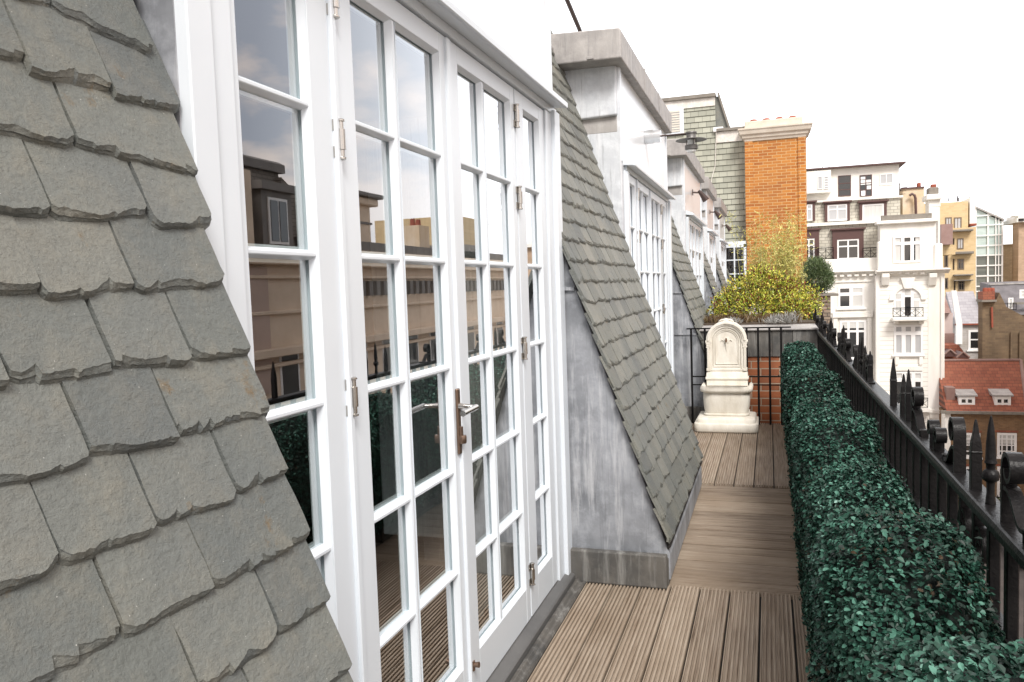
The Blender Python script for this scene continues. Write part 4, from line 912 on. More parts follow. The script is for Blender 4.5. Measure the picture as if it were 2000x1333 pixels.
dorm(1560, 450, 1600, 507, YL+.3, .5, .55, False, MDG, 2, (.32,)); dorm(1626, 449, 1687, 507, YL+.3, .5, .62, False, MDG, 2, (.35,))
railing(wb, 1598, 484, 1628, 507, YL+.1, 2); railing(wb, 1685, 484, 1716, 507, YL+.1, 2); railing(wb, 1560, 484, 1596, 507, YL+.1, 2)
# left wing windows
BD = [(.05, .30, .45), (.68, .95, .97)]
window(wb, 1637, 560, 1688, 602, YL, 2, (.35,), MFRW, MDG, .12, bar=.22, sill=True, blinds=[(.52, .95, .98)])
window(wb, 1640, 626, 1692, 702, YL, 3, (.28,), MFRW, MDG, .14, bar=.14, sill=True, blinds=[(.05, .95, .2)]); window(wb, 1640, 742, 1692, 800, YL, 3, (.28,), MFRW, MDG, .14, bar=.14, sill=True)
B(2.5, xl-.2, YL-.08, YL, at(1650, 552, YL).z, at(1650, 549, YL).z).build('string_course', MSTUC, wb); B(2.5, xl-.2, YL-.08, YL, at(1650, 612, YL).z, at(1650, 609, YL).z).build('string_course', MSTUC, wb)
pbox(1628, 617, 1636, 705, YL, .12, 0).build('pilaster', MSTUC, wb); pbox(1694, 617, 1702, 705, YL, .12, 0).build('pilaster', MSTUC, wb); pbox(1626, 612, 1704, 620, YL, .2, 0).build('window_head', MSTUC, wb)
# top storey of the bow bay
xb0, xb1 = at(1719, 480, WY+.3).x, at(1828, 480, WY+.3).x; zt2 = at(1770, 436, WY+.3).z
B(xb0, xb1, WY+.3, WY+7, zt, zt2).build('bay_top_storey', MSTUC, wb)
B(xb0-.15, xb0+.5, WY+.15, WY+.8, zt, at(1720, 472, WY).z).build('side_pier', MSTUC, wb, bevel=.05); B(xb1-.1, xr-.05, WY+.15, WY+1.2, zt, at(1830, 476, WY).z).build('side_pier', MSTUC, wb, bevel=.05)
B(xb0-.25, xb1+.05, WY+.02, WY+1, zt2-.02, zt2+.20).build('cornice', MSTUC, wb, bevel=.04); pbox(1722, 419, 1820, 434, WY+.6, 0, .4).build('parapet', MST0, wb)
window(wb, 1744, 461, 1800, 513, WY+.3, 3, (.28,), MFRW, MDG, .12, bar=.20, proud=.08, blinds=[(.04, .26, .98), (.78, .97, .98)])
m_ = MB(); m_.prism([(WY-.0, zt-.30), (WY-.35, zt-.14), (WY-.52, zt-.06), (WY-.52, zt), (WY+.4, zt+.04), (WY+.4, zt-.3)], 'x', xl-.15, xr+.25); m_.build('cornice', MSTUC, wb)
for px in (1738, 1752, 1767, 1782, 1796): pbox(px, 532, px+8, 536, WY, .3, 0).build('dentil', MSTUC, wb)
for px in (1721, 1813):
    x0, x1, z0, z1 = PX(px, 534, px+15, 558, WY); MB().prism([(WY, z0), (WY-.16, z0), (WY-.30, z0+.3), (WY-.42, z1-.25), (WY-.42, z1), (WY, z1)], 'x', x0, x1).build('bracket', MSTUC, wb, bevel=.03)
# arched balcony window
x0, x1, z0, z1 = PX(1746, 562, 1799, 620, WY); cx = (x0+x1)/2; R = (x1-x0)/2; zs = z1-R
oa = [(cx+(R+.28)*math.cos(math.pi*k/16), zs+(R+.28)*math.sin(math.pi*k/16)) for k in range(17)]; ia = [(cx+R*math.cos(math.pi*k/16), zs+R*math.sin(math.pi*k/16)) for k in range(17)]
MB().prism(oa+ia[::-1], 'y', WY-.14, WY).build('arch_surround', MSTUC, wb)
aw = MB().prism([(x0, z0), (x1, z0)]+ia, 'y', WY-.03, WY-.005).build('arched_window', MFRW, wb)
for a, b in ((.07, .27), (.40, .62), (.73, .93)):
    h_ = zs+.1 if a != .40 else z1-.45
    B(x0+(x1-x0)*a, x0+(x1-x0)*b, WY-.045, WY-.031, z0+.1, h_-.15).build('pane', MBL if a != .40 else MDG, aw); B(x0+(x1-x0)*a, x0+(x1-x0)*b, WY-.045, WY-.031, h_, h_+.30).build('pane', MBL, aw)
MB().prism([(cx-.42, z1+.62), (cx+.42, z1+.62), (cx+.22, z1-.08), (cx-.22, z1-.08)], 'y', WY-.24, WY).build('keystone', MSTUC, wb, bevel=.02)
pbox(1740, 620, 1806, 626, WY, .9, 0).build('balcony_slab', MSTUC, wb, bevel=.03); railing(wb, 1744, 601, 1803, 620, WY-.8, 4)
for px in (1745, 1794): pbox(px, 626, px+8, 632, WY, .5, 0).build('bracket', MSTUC, wb, bevel=.03)
window(wb, 1746, 635, 1802, 693, WY, 3, (.28,), MFRW, MLG, .12, bar=.24, sill=True, proud=.08)
for px in (1748, 1795): pbox(px, 697, px+7, 712, WY, .16, 0).build('bracket', MSTUC, wb)
pbox(1746, 716, 1802, 724, WY, .14, 0).build('panel', MSTUC, wb)
window(wb, 1747, 726, 1802, 792, WY, 3, (.25,), MFRW, MDG, .12, bar=.22, proud=.08, blinds=[(.04, .96, .2)])
pbox(1745, 796, 1816, 801, WY, .8, 0).build('balcony_slab', MSTUC, wb); railing(wb, 1747, 777, 1812, 797, WY-.7, 4)
x0, x1, z0, z1 = PX(1814, 808, 1835, 830, WY); m_ = MB(); c_ = (x0+x1)/2
m_.tube([(c_+.33*math.cos(a), WY-.03, z1-.30+.34*math.sin(a)) for a in [math.pi+math.pi*k/10 for k in range(11)]], .07, 6); m_.box(c_-.26, c_+.26, WY-.12, WY, z1-.30, z1-.02); m_.build('swag_ornament', MSTUC, wb)
for (a, b, c_, d) in ((1746, 840, 1802, 905), (1746, 930, 1802, 990)): window(wb, a, b, c_, d, WY, 3, (.28,), MFRW, MDG, .12, bar=.22)
m_ = MB(); a = at(1712, 560, YL-.15); m_.tube([(a.x, YL-.12, GZ), (a.x, YL-.12, zc-.5)], .07, 6); m_.build('downpipe', MST0, wb)
m_ = MB(); a = at(1839, 600, WY-.1); m_.tube([(a.x, WY-.1, GZ), (a.x, WY-.1, zt-.5)], .05, 6); m_.build('downpipe', MSTUC, wb)
# chimneys of the block
cw = thing('chimney_stack', 'slender white chimney with moulded cap on the right end of the white block', 'chimney', (at(1824, 460, WY+1).x, WY+1, 2))
pbox(1814, 402, 1836, 480, WY+1, 0, 1.2).build('shaft', MSTUC, cw, bevel=.03); pbox(1818, 430, 1832, 476, WY+.9, 0, .2).build('side_panel', MLC, cw); pbox(1814, 390, 1837, 404, WY+1.0, .02, 1.2).build('shaft_neck', MSTUC, cw)
pbox(1808, 380, 1839, 391, WY+1, .25, 1.4).build('cap', MSTUC, cw, bevel=.06, seg=2); pbox(1814, 366, 1834, 380, WY+1.2, 0, .9).build('cap_block', MST0, cw, bevel=.04); pbox(1819, 360, 1829, 367, WY+1.3, 0, .4).build('chimney_pot', MPOT, cw, bevel=.03)
ct = thing('chimney_stack', 'wide buff chimney with a dark bent flue pipe behind the bow bay', 'chimney', (at(1785, 400, WY+4).x, WY+4, 5))
MBUF = mottled('buff_render', (.58, .44, .28), (.68, .58, .46), 1.3, .85)
pbox(1763, 369, 1805, 425, WY+4, 0, 1.5).build('shaft', MBUF, ct); pbox(1760, 366, 1805, 369, WY+4, .1, 1.6).build('cap', MFRD, ct); pbox(1792, 357, 1799, 366, WY+4.3, 0, .4).build('chimney_pot', MPOT, ct, bevel=.04)
p = at(1789, 420, WY+3.7); q = at(1788, 388, WY+3.7); m_ = MB(); m_.tube([p, q, q+Vector((-.05, 0, .2)), q+Vector((-.2, 0, .32)), q+Vector((-.36, 0, .2))], .085, 8); m_.build('flue_pipe', MFRD, ct, smooth=True)
t = thing('tv_aerial', 'thin tv aerial beside the white attic roof', 'aerial', (at(1757, 385, ya).x, ya, 6)); p = at(1757, 386, ya+1); q = at(1757, 358, ya+1)
m_ = MB(); m_.tube([p, q], .03, 5)
for k in range(4): z = q.z-.1-k*.22; m_.tube([(q.x-.1, q.y, z), (q.x+.5-.05*k, q.y, z+.02)], .015, 4)
m_.build('mast', MDKM, t)

# ------------------------------------------------------------------ yellow brick building, glass tower, tan blocks
MYB = brick_mat('yellow_brick', 'y', (.64, .49, .28), (.56, .42, .23), (.55, .46, .32), .45, .15, .02, .85, .2, da=.25, dirt=(.48, .36, .2)); YY = 85.
yb = thing('brick_building', 'yellow brick building with stepped top and small balconies behind the white block', 'building', (at(1870, 480, YY).x, YY, GZ))
xw0 = at(1800, 480, YY).x; zy = at(1870, 394, YY).z; zy2 = at(1900, 440, YY).z
B(xw0, at(1893, 420, YY).x, YY+.4, YY+12, GZ, zy).build('upper_wall', MYB, yb); B(xw0, at(1906, 500, YY).x, YY, YY+12, GZ, zy2-.2).build('wall', MYB, yb)
pbox(1894, 386, 1905, 440, YY+.5, 0, 5).build('white_wall', MSTUC, yb); pbox(1896, 437, 1907, 441, YY, .1, 3).build('coping', MPOT, yb)
for (a, b, c_, d, r_) in ((1846, 425, 1859, 452, ()), (1863, 425, 1878, 452, ()), (1869, 466, 1882, 487, ()), (1861, 466, 1864, 486, ()), (1870, 506, 1883, 527, (.3,)), (1861, 506, 1864, 527, ()), (1871, 549, 1884, 568, (.3,)), (1863, 549, 1866, 568, ()), (1844, 492, 1852, 523, ()), (1844, 543, 1852, 565, ())):
    window(yb, a, b, c_, d, YY+(.4 if b < 430 else 0), 1 if c_-a < 10 else 2, r_, mat('bronze_frame', (.16, .12, .08), .5) if 'bronze_frame' not in bpy.data.materials else bpy.data.materials['bronze_frame'], MDG if b > 480 else MLG, .10)
for (a, b, c_, d) in ((1856, 449, 1898, 453), (1861, 492, 1899, 497), (1861, 536, 1898, 539), (1861, 547, 1898, 549)): pbox(a, b, c_, d, YY, .7, 0).build('balcony', MST0, yb, bevel=.04)
pbox(1838, 438, 1861, 478, YY-6, 0, 4).build('brown_roof', mottled('brown_metal_roof', (.24, .15, .13), (.30, .20, .18), 2, .6), yb); pbox(1838, 479, 1866, 498, YY-5, 0, 4).build('lower_wall', MYB, yb)
m_ = MB()
for px, h_ in ((1853, 6), (1870, 10), (1872, 7), (1893, 8), (1897, 5)): p = at(px, 394, YY+2); m_.tube([p, p+Vector((0, 0, h_*.055))], .05, 5)
m_.build('roof_antennas', MDKM, yb)
GY = 90.
gt = thing('glass_tower', 'glass stair tower with white mullions and a sloping glazed top', 'building', (at(1930, 500, GY).x, GY, GZ))
MGT = mottled('tower_glass_pale', (.36, .47, .45), (.52, .62, .60), .5, .08, .0, 0, (1, 1, 3), .001, .8); MGTD = mottled('tower_glass_dark', (.05, .065, .06), (.16, .18, .16), .8, .08, .0, 0, (.3, 1, 3), .001, .8)
xg0, xg1 = at(1905, 480, GY).x, at(1958, 480, GY).x; zg1, zg2, zgm, zg0 = at(1905, 405, GY).z, at(1957, 432, GY).z, at(1930, 499, GY).z, at(1930, 580, GY).z
MB().prism([(xg0+.1, zgm), (xg1-.1, zgm), (xg1-.1, zg2-.1), (xg0+.1, zg1-.15)], 'y', GY, GY+4).build('upper_glazing', MGT, gt); B(xg0+.1, xg1-.1, GY, GY+4, GZ, zgm).build('lower_glazing', MGTD, gt)
m_ = MB()
for px in (1905, 1929, 1944, 1950, 1957): x = at(px, 480, GY).x; zt_ = zg1+(zg2-zg1)*(x-xg0)/(xg1-xg0); w_ = .07 if px in (1905, 1929, 1957) else .04; m_.box(x-w_, x+w_, GY-.15, GY, zg0-3, zt_)
for py in (421, 440, 460, 480, 499, 519, 539, 559, 569): z = at(1930, py, GY).z; m_.box(xg0, xg1, GY-.19, GY-.152, z-.06, z+.06)
m_.build('mullions', MFRW, gt); m_ = MB(); m_.prism([(xg0-.2, zg1), (xg0-.2, zg1+.18), (xg1+.1, zg2+.18), (xg1+.1, zg2)], 'y', GY-.3, GY+4); m_.build('sloping_roof', MLC, gt)
MTB = brick_mat('tan_brick', 'y', (.72, .56, .36), (.62, .47, .29), (.55, .44, .3), .4, .15, .02, .85, .2, da=.3)
tb = thing('tan_block', 'plain tan brick block right of the glass tower', 'building', (at(1975, 520, 92).x, 92, GZ)); B(at(1956, 520, 92).x, at(1991, 520, 92).x, 92, 104, GZ, at(1975, 479, 92).z).build('wall', MTB, tb); B(at(1956, 520, 92).x, at(1991, 520, 92).x, 91.8, 104, at(1975, 479, 92).z, at(1975, 477, 92).z).build('coping', MYB, tb)
MTB2 = brick_mat('brown_tower_brick', 'y', (.50, .36, .25), (.42, .30, .20), (.40, .30, .22), .4, .15, .02, .85, .2, da=.3)
tt = thing('brick_tower', 'tall brown brick tower with white roof plant at the right edge', 'building', (at(2000, 500, 88).x, 88, GZ)); B(at(1989, 500, 88).x, at(2060, 500, 88).x, 88, 90, GZ, at(1995, 434, 88).z).build('wall', MTB2, tt)
m_ = pbox(1983, 426, 2030, 434, 88, .5, 5); pbox(1988, 420, 2020, 426, 88, .2, 4, m_); pbox(1979, 421, 1986, 423, 88, .4, 1, m_); m_.build('roof_plant', MSTUC, tt); pbox(1990, 427, 2000, 432, 87.4, .02, .1).build('vent', MDK, tt)

# ------------------------------------------------------------------ small houses between
MGS = brick_mat('grey_roof_slate', 'y', (.30, .29, .31), (.38, .37, .39), (.22, .21, .22), .5, .22, .02, .7, .4, da=.4, dirt=(.42, .41, .42)); MPB = brick_mat('pale_grey_brick', 'y', (.46, .44, .43), (.38, .36, .35), (.5, .49, .48), .45, .15, .02, .85, .3, da=.5, dirt=(.32, .28, .2))
gh = thing('grey_slate_house', 'small pale brick house with a grey slate roof and one sash window', 'house', (at(1890, 640, 72).x, 72, GZ)); y = 72.
x0, x1, z0, z1 = PX(1864, 571, 1920, 632, y); MB().prism([(y-.2, z0), (y+3.2, z1), (y+3.4, z1), (y+3.4, z0-.1), (y, z0-.1)], 'x', x0, x1).build('roof', MGS, gh)
B(x0+.2, x1, y, y+6, GZ, z0-.1).build('wall', MPB, gh); B(x0, x1, y-.25, y-.15, z0-.12, z0).build('gutter', MPOT, gh); window(gh, 1891, 645, 1915, 684, y, 1, (.48,), MFRW, MDG, .16, bar=.1, sill=True)
m_ = MB(); a = at(1858, 568, y-.3); b = at(1867, 634, y-.3); m_.prism([(a.x, a.z), (a.x+.35, a.z), (b.x+.45, b.z), (b.x+.45, b.z-1.6), (b.x, b.z-1.6), (b.x, b.z)], 'y', y-.4, y-.1); m_.build('white_flashing', MFRW, gh)
bh = thing('brown_roof_house', 'sliver of brown roofed house squeezed against the white block', 'house', (at(1852, 600, 66).x, 66, GZ)); MBRF = mottled('brown_roof', (.20, .11, .09), (.30, .22, .20), .8, .8)
x0, x1, z0, z1 = PX(1838, 569, 1858, 612, 66); MB().prism([(66, z0), (69, z1), (69.2, z0)], 'x', x0, x1).build('roof', MBRF, bh); pbox(1838, 612, 1861, 652, 66.5, 0, 3).build('wall', mottled('pinkish_render', (.42, .34, .32), (.5, .42, .4), 1, .8), bh); pbox(1838, 652, 1864, 760, 66, 0, 3).build('lower_wall', MBRF, bh)
MRT = brick_mat('red_roof_tile', 'y', (.30, .105, .065), (.22, .075, .05), (.10, .05, .04), .30, .17, .02, .85, .6, da=.45, dirt=(.34, .15, .09))
rl = thing('red_tile_roofs', 'low huddle of small red tiled roofs behind the long red roof', 'roof', (at(1870, 690, 64).x, 64, -4)); x0, x1, z0, z1 = PX(1840, 674, 1890, 708, 64)
MB().prism([(x0, z0), (x0, z1), (x1-.6, z1), (x1+.3, z0)], 'y', 64, 67).build('tiled_slope', MRT, rl)
for (a, b, c_, yv) in ((1856, 684, 13, 62.5), (1881, 689, 10, 61.5)):
    p = at(a, b, yv); w_ = c_*yv/1540; MB().prism([(p.x-w_, p.z-w_*.9), (p.x, p.z), (p.x+w_, p.z-w_*.9)], 'y', yv, yv+2).build('gable', MFRD, rl); m_ = MB(); m_.tube([(p.x-w_, yv, p.z-w_*.9), (p.x, yv-.02, p.z+.03), (p.x+w_, yv, p.z-w_*.9)], .08, 5); m_.build('verge', MBRF, rl)
MDB = brick_mat('dark_brick', 'y', (.20, .145, .09), (.14, .10, .065), (.17, .13, .09), .4, .15, .02, .9, .4, da=.6, dirt=(.07, .055, .04))
db = thing('dark_brick_house', 'tall dark brown brick house end with a red chimney at the right edge', 'house', (at(1960, 700, 62).x, 62, GZ)); y = 62.
a = [(1919, 760), (1919, 590), (1944, 590), (1952, 572), (1966, 600), (2040, 640), (2060, 760)]
MB().prism([(at(p[0], p[1], y).x, at(p[0], p[1], y).z if p[1] < 750 else GZ) for p in a], 'y', y, y+1.2).build('gable_wall', MDB, db)
pbox(1920, 570, 1943, 586, y-.2, .05, 1.4).build('chimney', MRT, db); pbox(1917, 586, 1946, 590, y-.2, .15, 1.5).build('chimney_base', MST0, db)
m_ = MB()
for px in (1924, 1931, 1938): p = at(px, 571, y+.3); m_.lathe([(.16, -.1), (.15, .25), (.12, .3)], p, 8)
m_.build('chimney_pots', MPOT, db)
for px, w_ in ((1975, .12), (1995, .3)): p = at(px, 650, y); B(p.x-w_/2, p.x+w_/2, y-.12, y, GZ, p.z).build('buttress', MDB, db)
m_ = MB(); m_.tube([tuple(at(1937, 600, y-.1)), tuple(at(1938, 640, y-.1))], .07, 6); m_.build('flue_crack', MPOT, db)
dr = thing('dark_slate_house', 'dark slate roofed house with a white dormer behind the dark brick gable', 'house', (at(1985, 590, 70).x, 70, GZ)); y = 70.
x0, x1, z0, z1 = PX(1952, 556, 2060, 615, y); MB().prism([(y, z0), (y+2.5, z1), (y+6, z1+.2), (y+6, z0)], 'x', x0, x1).build('roof', mottled('black_slate', (.10, .095, .10), (.17, .16, .17), 2, .7), dr); B(x0, x1, y+.1, y+6, GZ, z0).build('wall', MDB, dr)
pbox(1950, 553, 2060, 556, y, -2.4, 3).build('ridge', MLC, dr); window(dr, 1991, 566, 2003, 583, y, 1, (.5,), MFRW, MBL, .12); window(dr, 1969, 582, 1979, 604, y-.1, 1, (), MFRW, MBL, .1); railing(dr, 1962, 592, 1985, 606, y-.4, 4, MIRON, False); pbox(1978, 590, 2060, 594, y, .3, 0).build('ledge', MST0, dr)

# ------------------------------------------------------------------ red roofed brick house facing us
MBB = brick_mat('brown_brick', 'y', (.27, .165, .09), (.18, .105, .06), (.26, .20, .13), .24, .085, .012, .9, .4, da=.5, dirt=(.14, .10, .065))
HY = 53.0
rh = thing('red_roof_house', 'brown brick house with a long red tiled roof and two small white dormers', 'house', (at(1925, 900, HY).x, HY, GZ))
xe0 = at(1847, 850, HY).x; xe1 = at(2075, 850, HY).x; ze = at(1925, 806, HY).z; zr = at(1925, 704, HY+3.2).z
B(xe0, xe1, HY, HY+7, GZ, ze).build('wall', MBB, rh)
xr0 = at(1847, 705, HY+3.2).x; xr1 = at(1981, 705, HY+3.2).x
m_ = MB(); v = [(xe0, HY-.2, ze+.1), (xe1, HY-.2, ze+.1), (xr1+.35, HY+3.2, zr), (xe0, HY+3.2, zr), (xe0, HY+7, ze+.1), (xe1, HY+7, ze+.1), (xr1+.35, HY+3.8, zr), (xe0, HY+3.8, zr)]
ex = at(2004, 800, HY).x; v[1] = (ex, HY-.2, ze+.1); v[5] = (ex, HY+7, ze+.1)
m_.add(v, [(0, 1, 2, 3), (1, 5, 6, 2), (4, 7, 6, 5), (3, 2, 6, 7), (0, 3, 7, 4), (0, 4, 5, 1)]); m_.build('tiled_roof', MRT, rh)
m_ = MB(); m_.tube([v[3], v[2]], .10, 6); m_.tube([v[2], v[1]], .09, 6); m_.build('ridge_tiles', MBRF, rh)
B(xe0-.3, xe1, HY-.35, HY-.05, ze-.06, ze+.10).build('gutter', MST0, rh)
pbox(1846, 756, 1863, 802, HY+.9, .4, 1).build('lead_valley', MBRF, rh)
for px in (1871, 1941):
    yd = HY+.25; x0, x1, z0, z1 = PX(px+1, 774, px+33, 802, yd)
    d = MB().box(x0, x1, yd, yd+2.2, z0, z1).build('dormer', MFRW, rh)
    window(rh, px+1, 775, px+33, 803, yd, 2, (.5,), MFRW, MDG, .16, bar=.12)
    MB().prism([(yd-.15, z1), (yd-.15, z1+.08), (yd+1.6, z1+.42), (yd+1.6, z1)], 'x', x0-.12, x1+.12).build('dormer_roof', MLC, rh)
def sash(px0, py0, px1, py1, cols=4, rows=(.25, .5, .75)): 
    x0, x1, z0, z1 = PX(px0-6, py0-7, px1+6, py0-2, HY); B(x0, x1, HY-.02, HY, z0, z1).build('brick_arch', MRT, rh)
    window(rh, px0, py0, px1, py1, HY, cols, rows, MFRW, MDG, .24, 'window' and .24 if False else .24, bar=.05, proud=.10, sill=True)
def sash(px0, py0, px1, py1, cols=4, rows=(.25, .5, .75)):
    x0, x1, z0, z1 = PX(px0-4, py0-5, px1+4, py0-1, HY); B(x0, x1, HY-.02, HY, z0, z1).build('brick_arch', MRT, rh)
    window(rh, px0, py0, px1, py1, HY, cols, rows, MFRW, MDG, .13, bar=.055, proud=.10, sill=True, blinds=[(.12, .88, .45)] if py0 < 860 else None)
for px in (1876, 1947): sash(px, 846, px+38, 893)
for px in (1876, 1947): sash(px, 912, px+38, 975)
B(xe0-.05, xe0+.25, HY-.10, HY+1, GZ, ze-.08).build('downpipe_pier', MSTUC, rh)
fr = thing('garden_railing', 'low black railing with flowers in front of the brown brick house', 'railing', (13.5, 52.2, GZ+.12)); 
x0, x1 = at(1870, 980, 52.2).x, at(2030, 980, 52.2).x; zb_ = at(1960, 993, 52.2).z; m_ = MB(); m_.box(x0, x1, 52.18, 52.22, zb_+.62, zb_+.67); k = x0
while k < x1: m_.box(k-.012, k+.012, 52.188, 52.212, zb_, zb_+.78); k += .14
m_.build('bars', MIRON, fr); B(x0, x1, 52.0, 52.9, GZ+.12, zb_).build('base_wall', MST0, fr)
P = [(random.uniform(x0, x1), 52.5+random.gauss(0, .12), zb_+random.uniform(.0, .5)) for _ in range(2600)]; N = [(random.gauss(0, 1), random.gauss(0, 1), .6) for _ in P]
tag(leaf_mesh('flower_bed', P, N, .12, .07, leaf_mat('flower_bed_leaf', [(0, (.03, .06, .02)), (.6, (.12, .16, .05)), (.80, (.20, .22, .08)), (.84, (.6, .05, .04)), (1, (.75, .2, .2))]), None), 'bed of green plants with red flowers behind the low black railing', 'plants', kind='stuff')

# ------------------------------------------------------------------ parked cars down in the street
def car(paint, label, x, y, rot):
    t = thing('parked_car', label, 'car', (x, y, GZ), 'cars parked in the street below'); t.rotation_euler = (0, 0, 0)
    ca, sa = math.cos(rot), math.sin(rot)
    def X(m_): m_.v = [(x+v[0]*ca-v[1]*sa, y+v[0]*sa+v[1]*ca, GZ+v[2]) for v in m_.v]; return m_
    side = [(-2.1, .32), (-2.12, .62), (-2.0, .80), (-1.25, .90), (1.35, .95), (1.95, .90), (2.12, .70), (2.1, .32), (1.72, .30), (1.62, .58), (1.38, .66), (1.14, .58), (1.04, .28), (-1.0, .28), (-1.10, .58), (-1.34, .66), (-1.58, .58), (-1.68, .30)]
    m_ = MB().prism([(p[0], p[1]) for p in side], 'y', -.86, .86); X(m_).build('body', paint, t, bevel=.06, seg=3)
    def cab(sc_, z): return [(-1.05*sc_, z)]
    V = []; 
    for (xa, w_, z) in ((-1.28, .80, .88), (-.55, .64, 1.40), (.95, .64, 1.42), (1.55, .78, .92)): V += [(xa, -w_, z), (xa, w_, z)]
    m_ = MB().add(V, [(0, 1, 3, 2), (2, 3, 5, 4), (4, 5, 7, 6), (0, 2, 4, 6), (1, 7, 5, 3), (0, 6, 7, 1)]); X(m_).build('windows', MDG, t, bevel=.04, seg=2)
    m_ = MB().add([(-.62, -.63, 1.41), (.98, -.63, 1.43), (.98, .63, 1.43), (-.62, .63, 1.41), (-.55, -.55, 1.47), (.90, -.55, 1.48), (.90, .55, 1.48), (-.55, .55, 1.47)], [(0, 1, 5, 4), (1, 2, 6, 5), (2, 3, 7, 6), (3, 0, 4, 7), (4, 5, 6, 7), (3, 2, 1, 0)]); X(m_).build('roof', paint, t, bevel=.02)
    for wx in (-1.34, 1.38):
        for s in (-1, 1):
            m_ = MB(); m_.tube([(wx, s*.70, .31), (wx, s*.87, .31)], .31, 18); w_ = X(m_).build('wheel', mat('tyre_rubber', (.02, .02, .02), .8) if 'tyre_rubber' not in bpy.data.materials else bpy.data.materials['tyre_rubber'], t, smooth=True)
            m_ = MB(); m_.tube([(wx, s*.868, .31), (wx, s*.878, .31)], .18, 12); X(m_).build('rim', MPL, w_)
    for s in (-1, 1):
        m_ = MB(); m_.box(-2.135, -2.08, s*.62-.16, s*.62+.16, .60, .74); X(m_).build('headlight', MLG, t, bevel=.02); m_ = MB(); m_.box(2.08, 2.135, s*.66-.13, s*.66+.13, .66, .82); X(m_).build('tail_light', mat('red_lens', (.4, .01, .01), .2), t, bevel=.02)
car(mat('car_paint_silver', (.45, .46, .47), .25, .6), 'silver car parked below the brown brick house, partly behind the black railing', 11.6, 49.6, 0.1)
car(mat('car_paint_red', (.40, .03, .02), .25, .2), 'red car in the street below the railing, left of the silver one', 8.2, 50.4, 0.05)
car(mat('car_paint_black', (.02, .02, .022), .2, .3), 'black car parked nearest the pavement edge below the terrace', 12.0, 45.2, 1.5)

# ================================================================== HOUSES OPPOSITE (seen mirrored in the door glass)
OX = 15.0
MOST = mottled('opposite_stone', (.78, .64, .50), (.62, .50, .38), .8, .85, .3); MOSL = brick_mat('opposite_slate', 'x', (.17, .15, .125), (.25, .22, .19), (.06, .05, .045), .35, .16, .03, .7, .5, da=.3); MOLD = mottled('opposite_lead', (.13, .12, .11), (.2, .18, .165), 1.5, .6)
oh = thing('stone_house', 'stone house with dark mansard roof across the street, mirrored in the glass doors', 'house', (OX, 20, GZ))
MB().prism([(OX, GZ), (OX, 3.0), (OX+9, 3.0), (OX+9, GZ)], 'y', 6, 29.0).build('front_wall', MOST, oh) if False else B(OX, OX+9, 6, 52.0, GZ, 3.0).build('front_wall', MOST, oh)
MB().prism([(OX+.5, 3.0), (OX+1.3, 6.6), (OX+8, 6.9), (OX+8, 3.0)], 'y', 8.0, 27.2).build('mansard_roof', MOSL, oh)
MB().prism([(OX+1.05, 6.4), (OX+1.05, 6.72), (OX+1.3, 6.85), (OX+8, 7.1), (OX+8, 6.4)], 'y', 8.0, 27.4).build('roof_edge', MOLD, oh)
for yy in (12.5, 18.2, 24.6):
    B(OX+.25, OX+2.4, yy, yy+1.9, 3.3, 5.45).build('dormer', MOLD, oh); B(OX+.05, OX+2.4, yy-.2, yy+2.1, 5.45, 5.75).build('dormer_cornice', MOLD, oh)
    w_ = B(OX+.20, OX+.26, yy+.35, yy+1.55, 3.5, 5.2).build('window', MFRW, oh); B(OX+.17, OX+.199, yy+.45, yy+.90, 3.6, 5.1).build('pane', MDG, w_); B(OX+.17, OX+.199, yy+1.0, yy+1.45, 3.6, 5.1).build('pane', MDG, w_)
B(OX-.3, OX+.6, 22.2, 23.3, 3.0, 5.9).build('stone_pier', MOST, oh)
for (z, h_, d) in ((2.7, .35, .45), (2.2, .12, .2), (.9, .14, .18), (-.6, .3, .5), (-1.0, .15, .25), (-3.4, .3, .4), (-6.5, .3, .4)): B(OX-d, OX+.02, 6, 52, z, z+h_).build('cornice', MOST, oh, bevel=.03)
m_ = MB(); yy = 28.0
while yy < 51: m_.box(OX-.25, OX, yy, yy+.35, 1.45, 2.1); yy += .7
m_.build('frieze', MOLD, oh)
for zz in (-.4, -3.0, -6.2, -9.5):
    for yy in [24.8+2.7*k for k in range(10)]:
        w_ = B(OX-.03, OX+.02, yy, yy+1.25, zz-1.9, zz-.15).build('window', MFRW, oh); B(OX-.045, OX-.031, yy+.12, yy+1.13, zz-1.8, zz-.25).build('pane', MDG, w_)
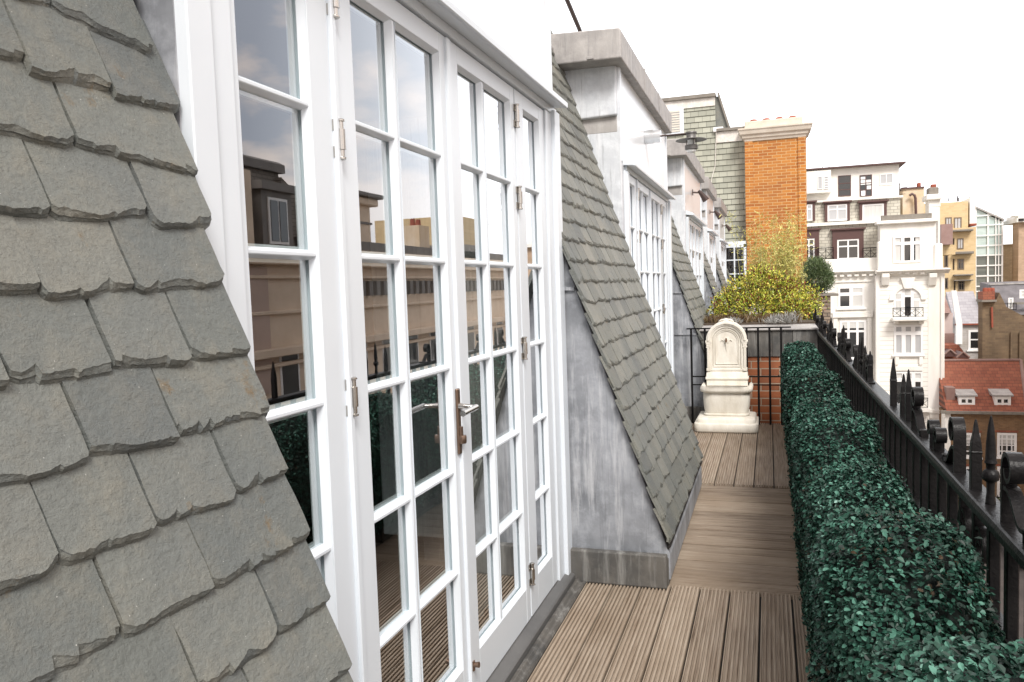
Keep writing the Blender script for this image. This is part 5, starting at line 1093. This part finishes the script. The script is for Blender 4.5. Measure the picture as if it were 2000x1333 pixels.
B(OX-.12, OX+.01, 14.0, 24.2, -1.9, 2.6).build('plain_gable', mottled('opposite_render', (.56, .43, .36), (.46, .35, .29), .6, .8), oh)
B(OX+.3, OX+8, 27.4, 52, 3.0, 3.9).build('parapet', MOLD, oh); B(OX-.05, OX+.5, 27.2, 52, 3.0, 3.45).build('blocking_course', MOST, oh)
c_ = thing('chimney_stack', 'tall stone chimney with wide cap across the street, mirrored in glass', 'chimney', (OX+1.5, 32, 3)); 
B(OX+.6, OX+2.0, 30.4, 33.5, 3.4, 5.9).build('shaft', MOST, c_, bevel=.05); B(OX+.35, OX+2.2, 30.0, 33.9, 5.6, 5.95).build('cap', MOST, c_, bevel=.06); B(OX+.15, OX+2.4, 29.8, 34.1, 5.95, 6.15).build('cap', MOLD, c_, bevel=.04); B(OX+.55, OX+2.05, 30.35, 33.55, 4.75, 4.85).build('band', MOLD, c_)
for yy in (30.6, 31.5, 32.4): m_ = MB(); m_.lathe([(.22, 0), (.2, .25), (.14, .3)], (OX+1.3, yy+.2, 6.13), 10); m_.build('chimney_pot', MPOT, c_)
MB().prism([(26.9, 3.6), (29.9, 3.6), (28.0, 5.6), (26.9, 6.2)], 'x', OX+.9, OX+2.5).build('shoulder', MOSL, c_)
c_ = thing('chimney_stack', 'narrow buff chimney with two pots across the street, mirrored in the glass', 'chimney', (OX+1.5, 39.5, 3)); B(OX+.6, OX+1.6, 38.9, 40.2, 3.6, 5.1).build('shaft', MBUF, c_); 
for yy in (39.2, 39.9): m_ = MB(); m_.lathe([(.16, 0), (.13, .4)], (OX+1.1, yy, 5.08), 10); m_.build('chimney_pot', MPOT, c_)
oy = thing('brick_building', 'ochre brick block across the street, mirrored in the third glass door', 'building', (OX+2, 48, 3)); B(OX+.5, OX+6, 44.2, 47.6, 3.4, 6.0).build('wall', MYB, oy); B(OX+1.5, OX+6, 49.5, 52, 3.4, 5.9).build('wall', MYB, oy); B(OX+.3, OX+6, 44.0, 47.8, 3.4, 4.3).build('base', MOLD, oy); B(OX+1.3, OX+6, 49.3, 52, 5.9, 6.2).build('parapet', MOLD, oy)
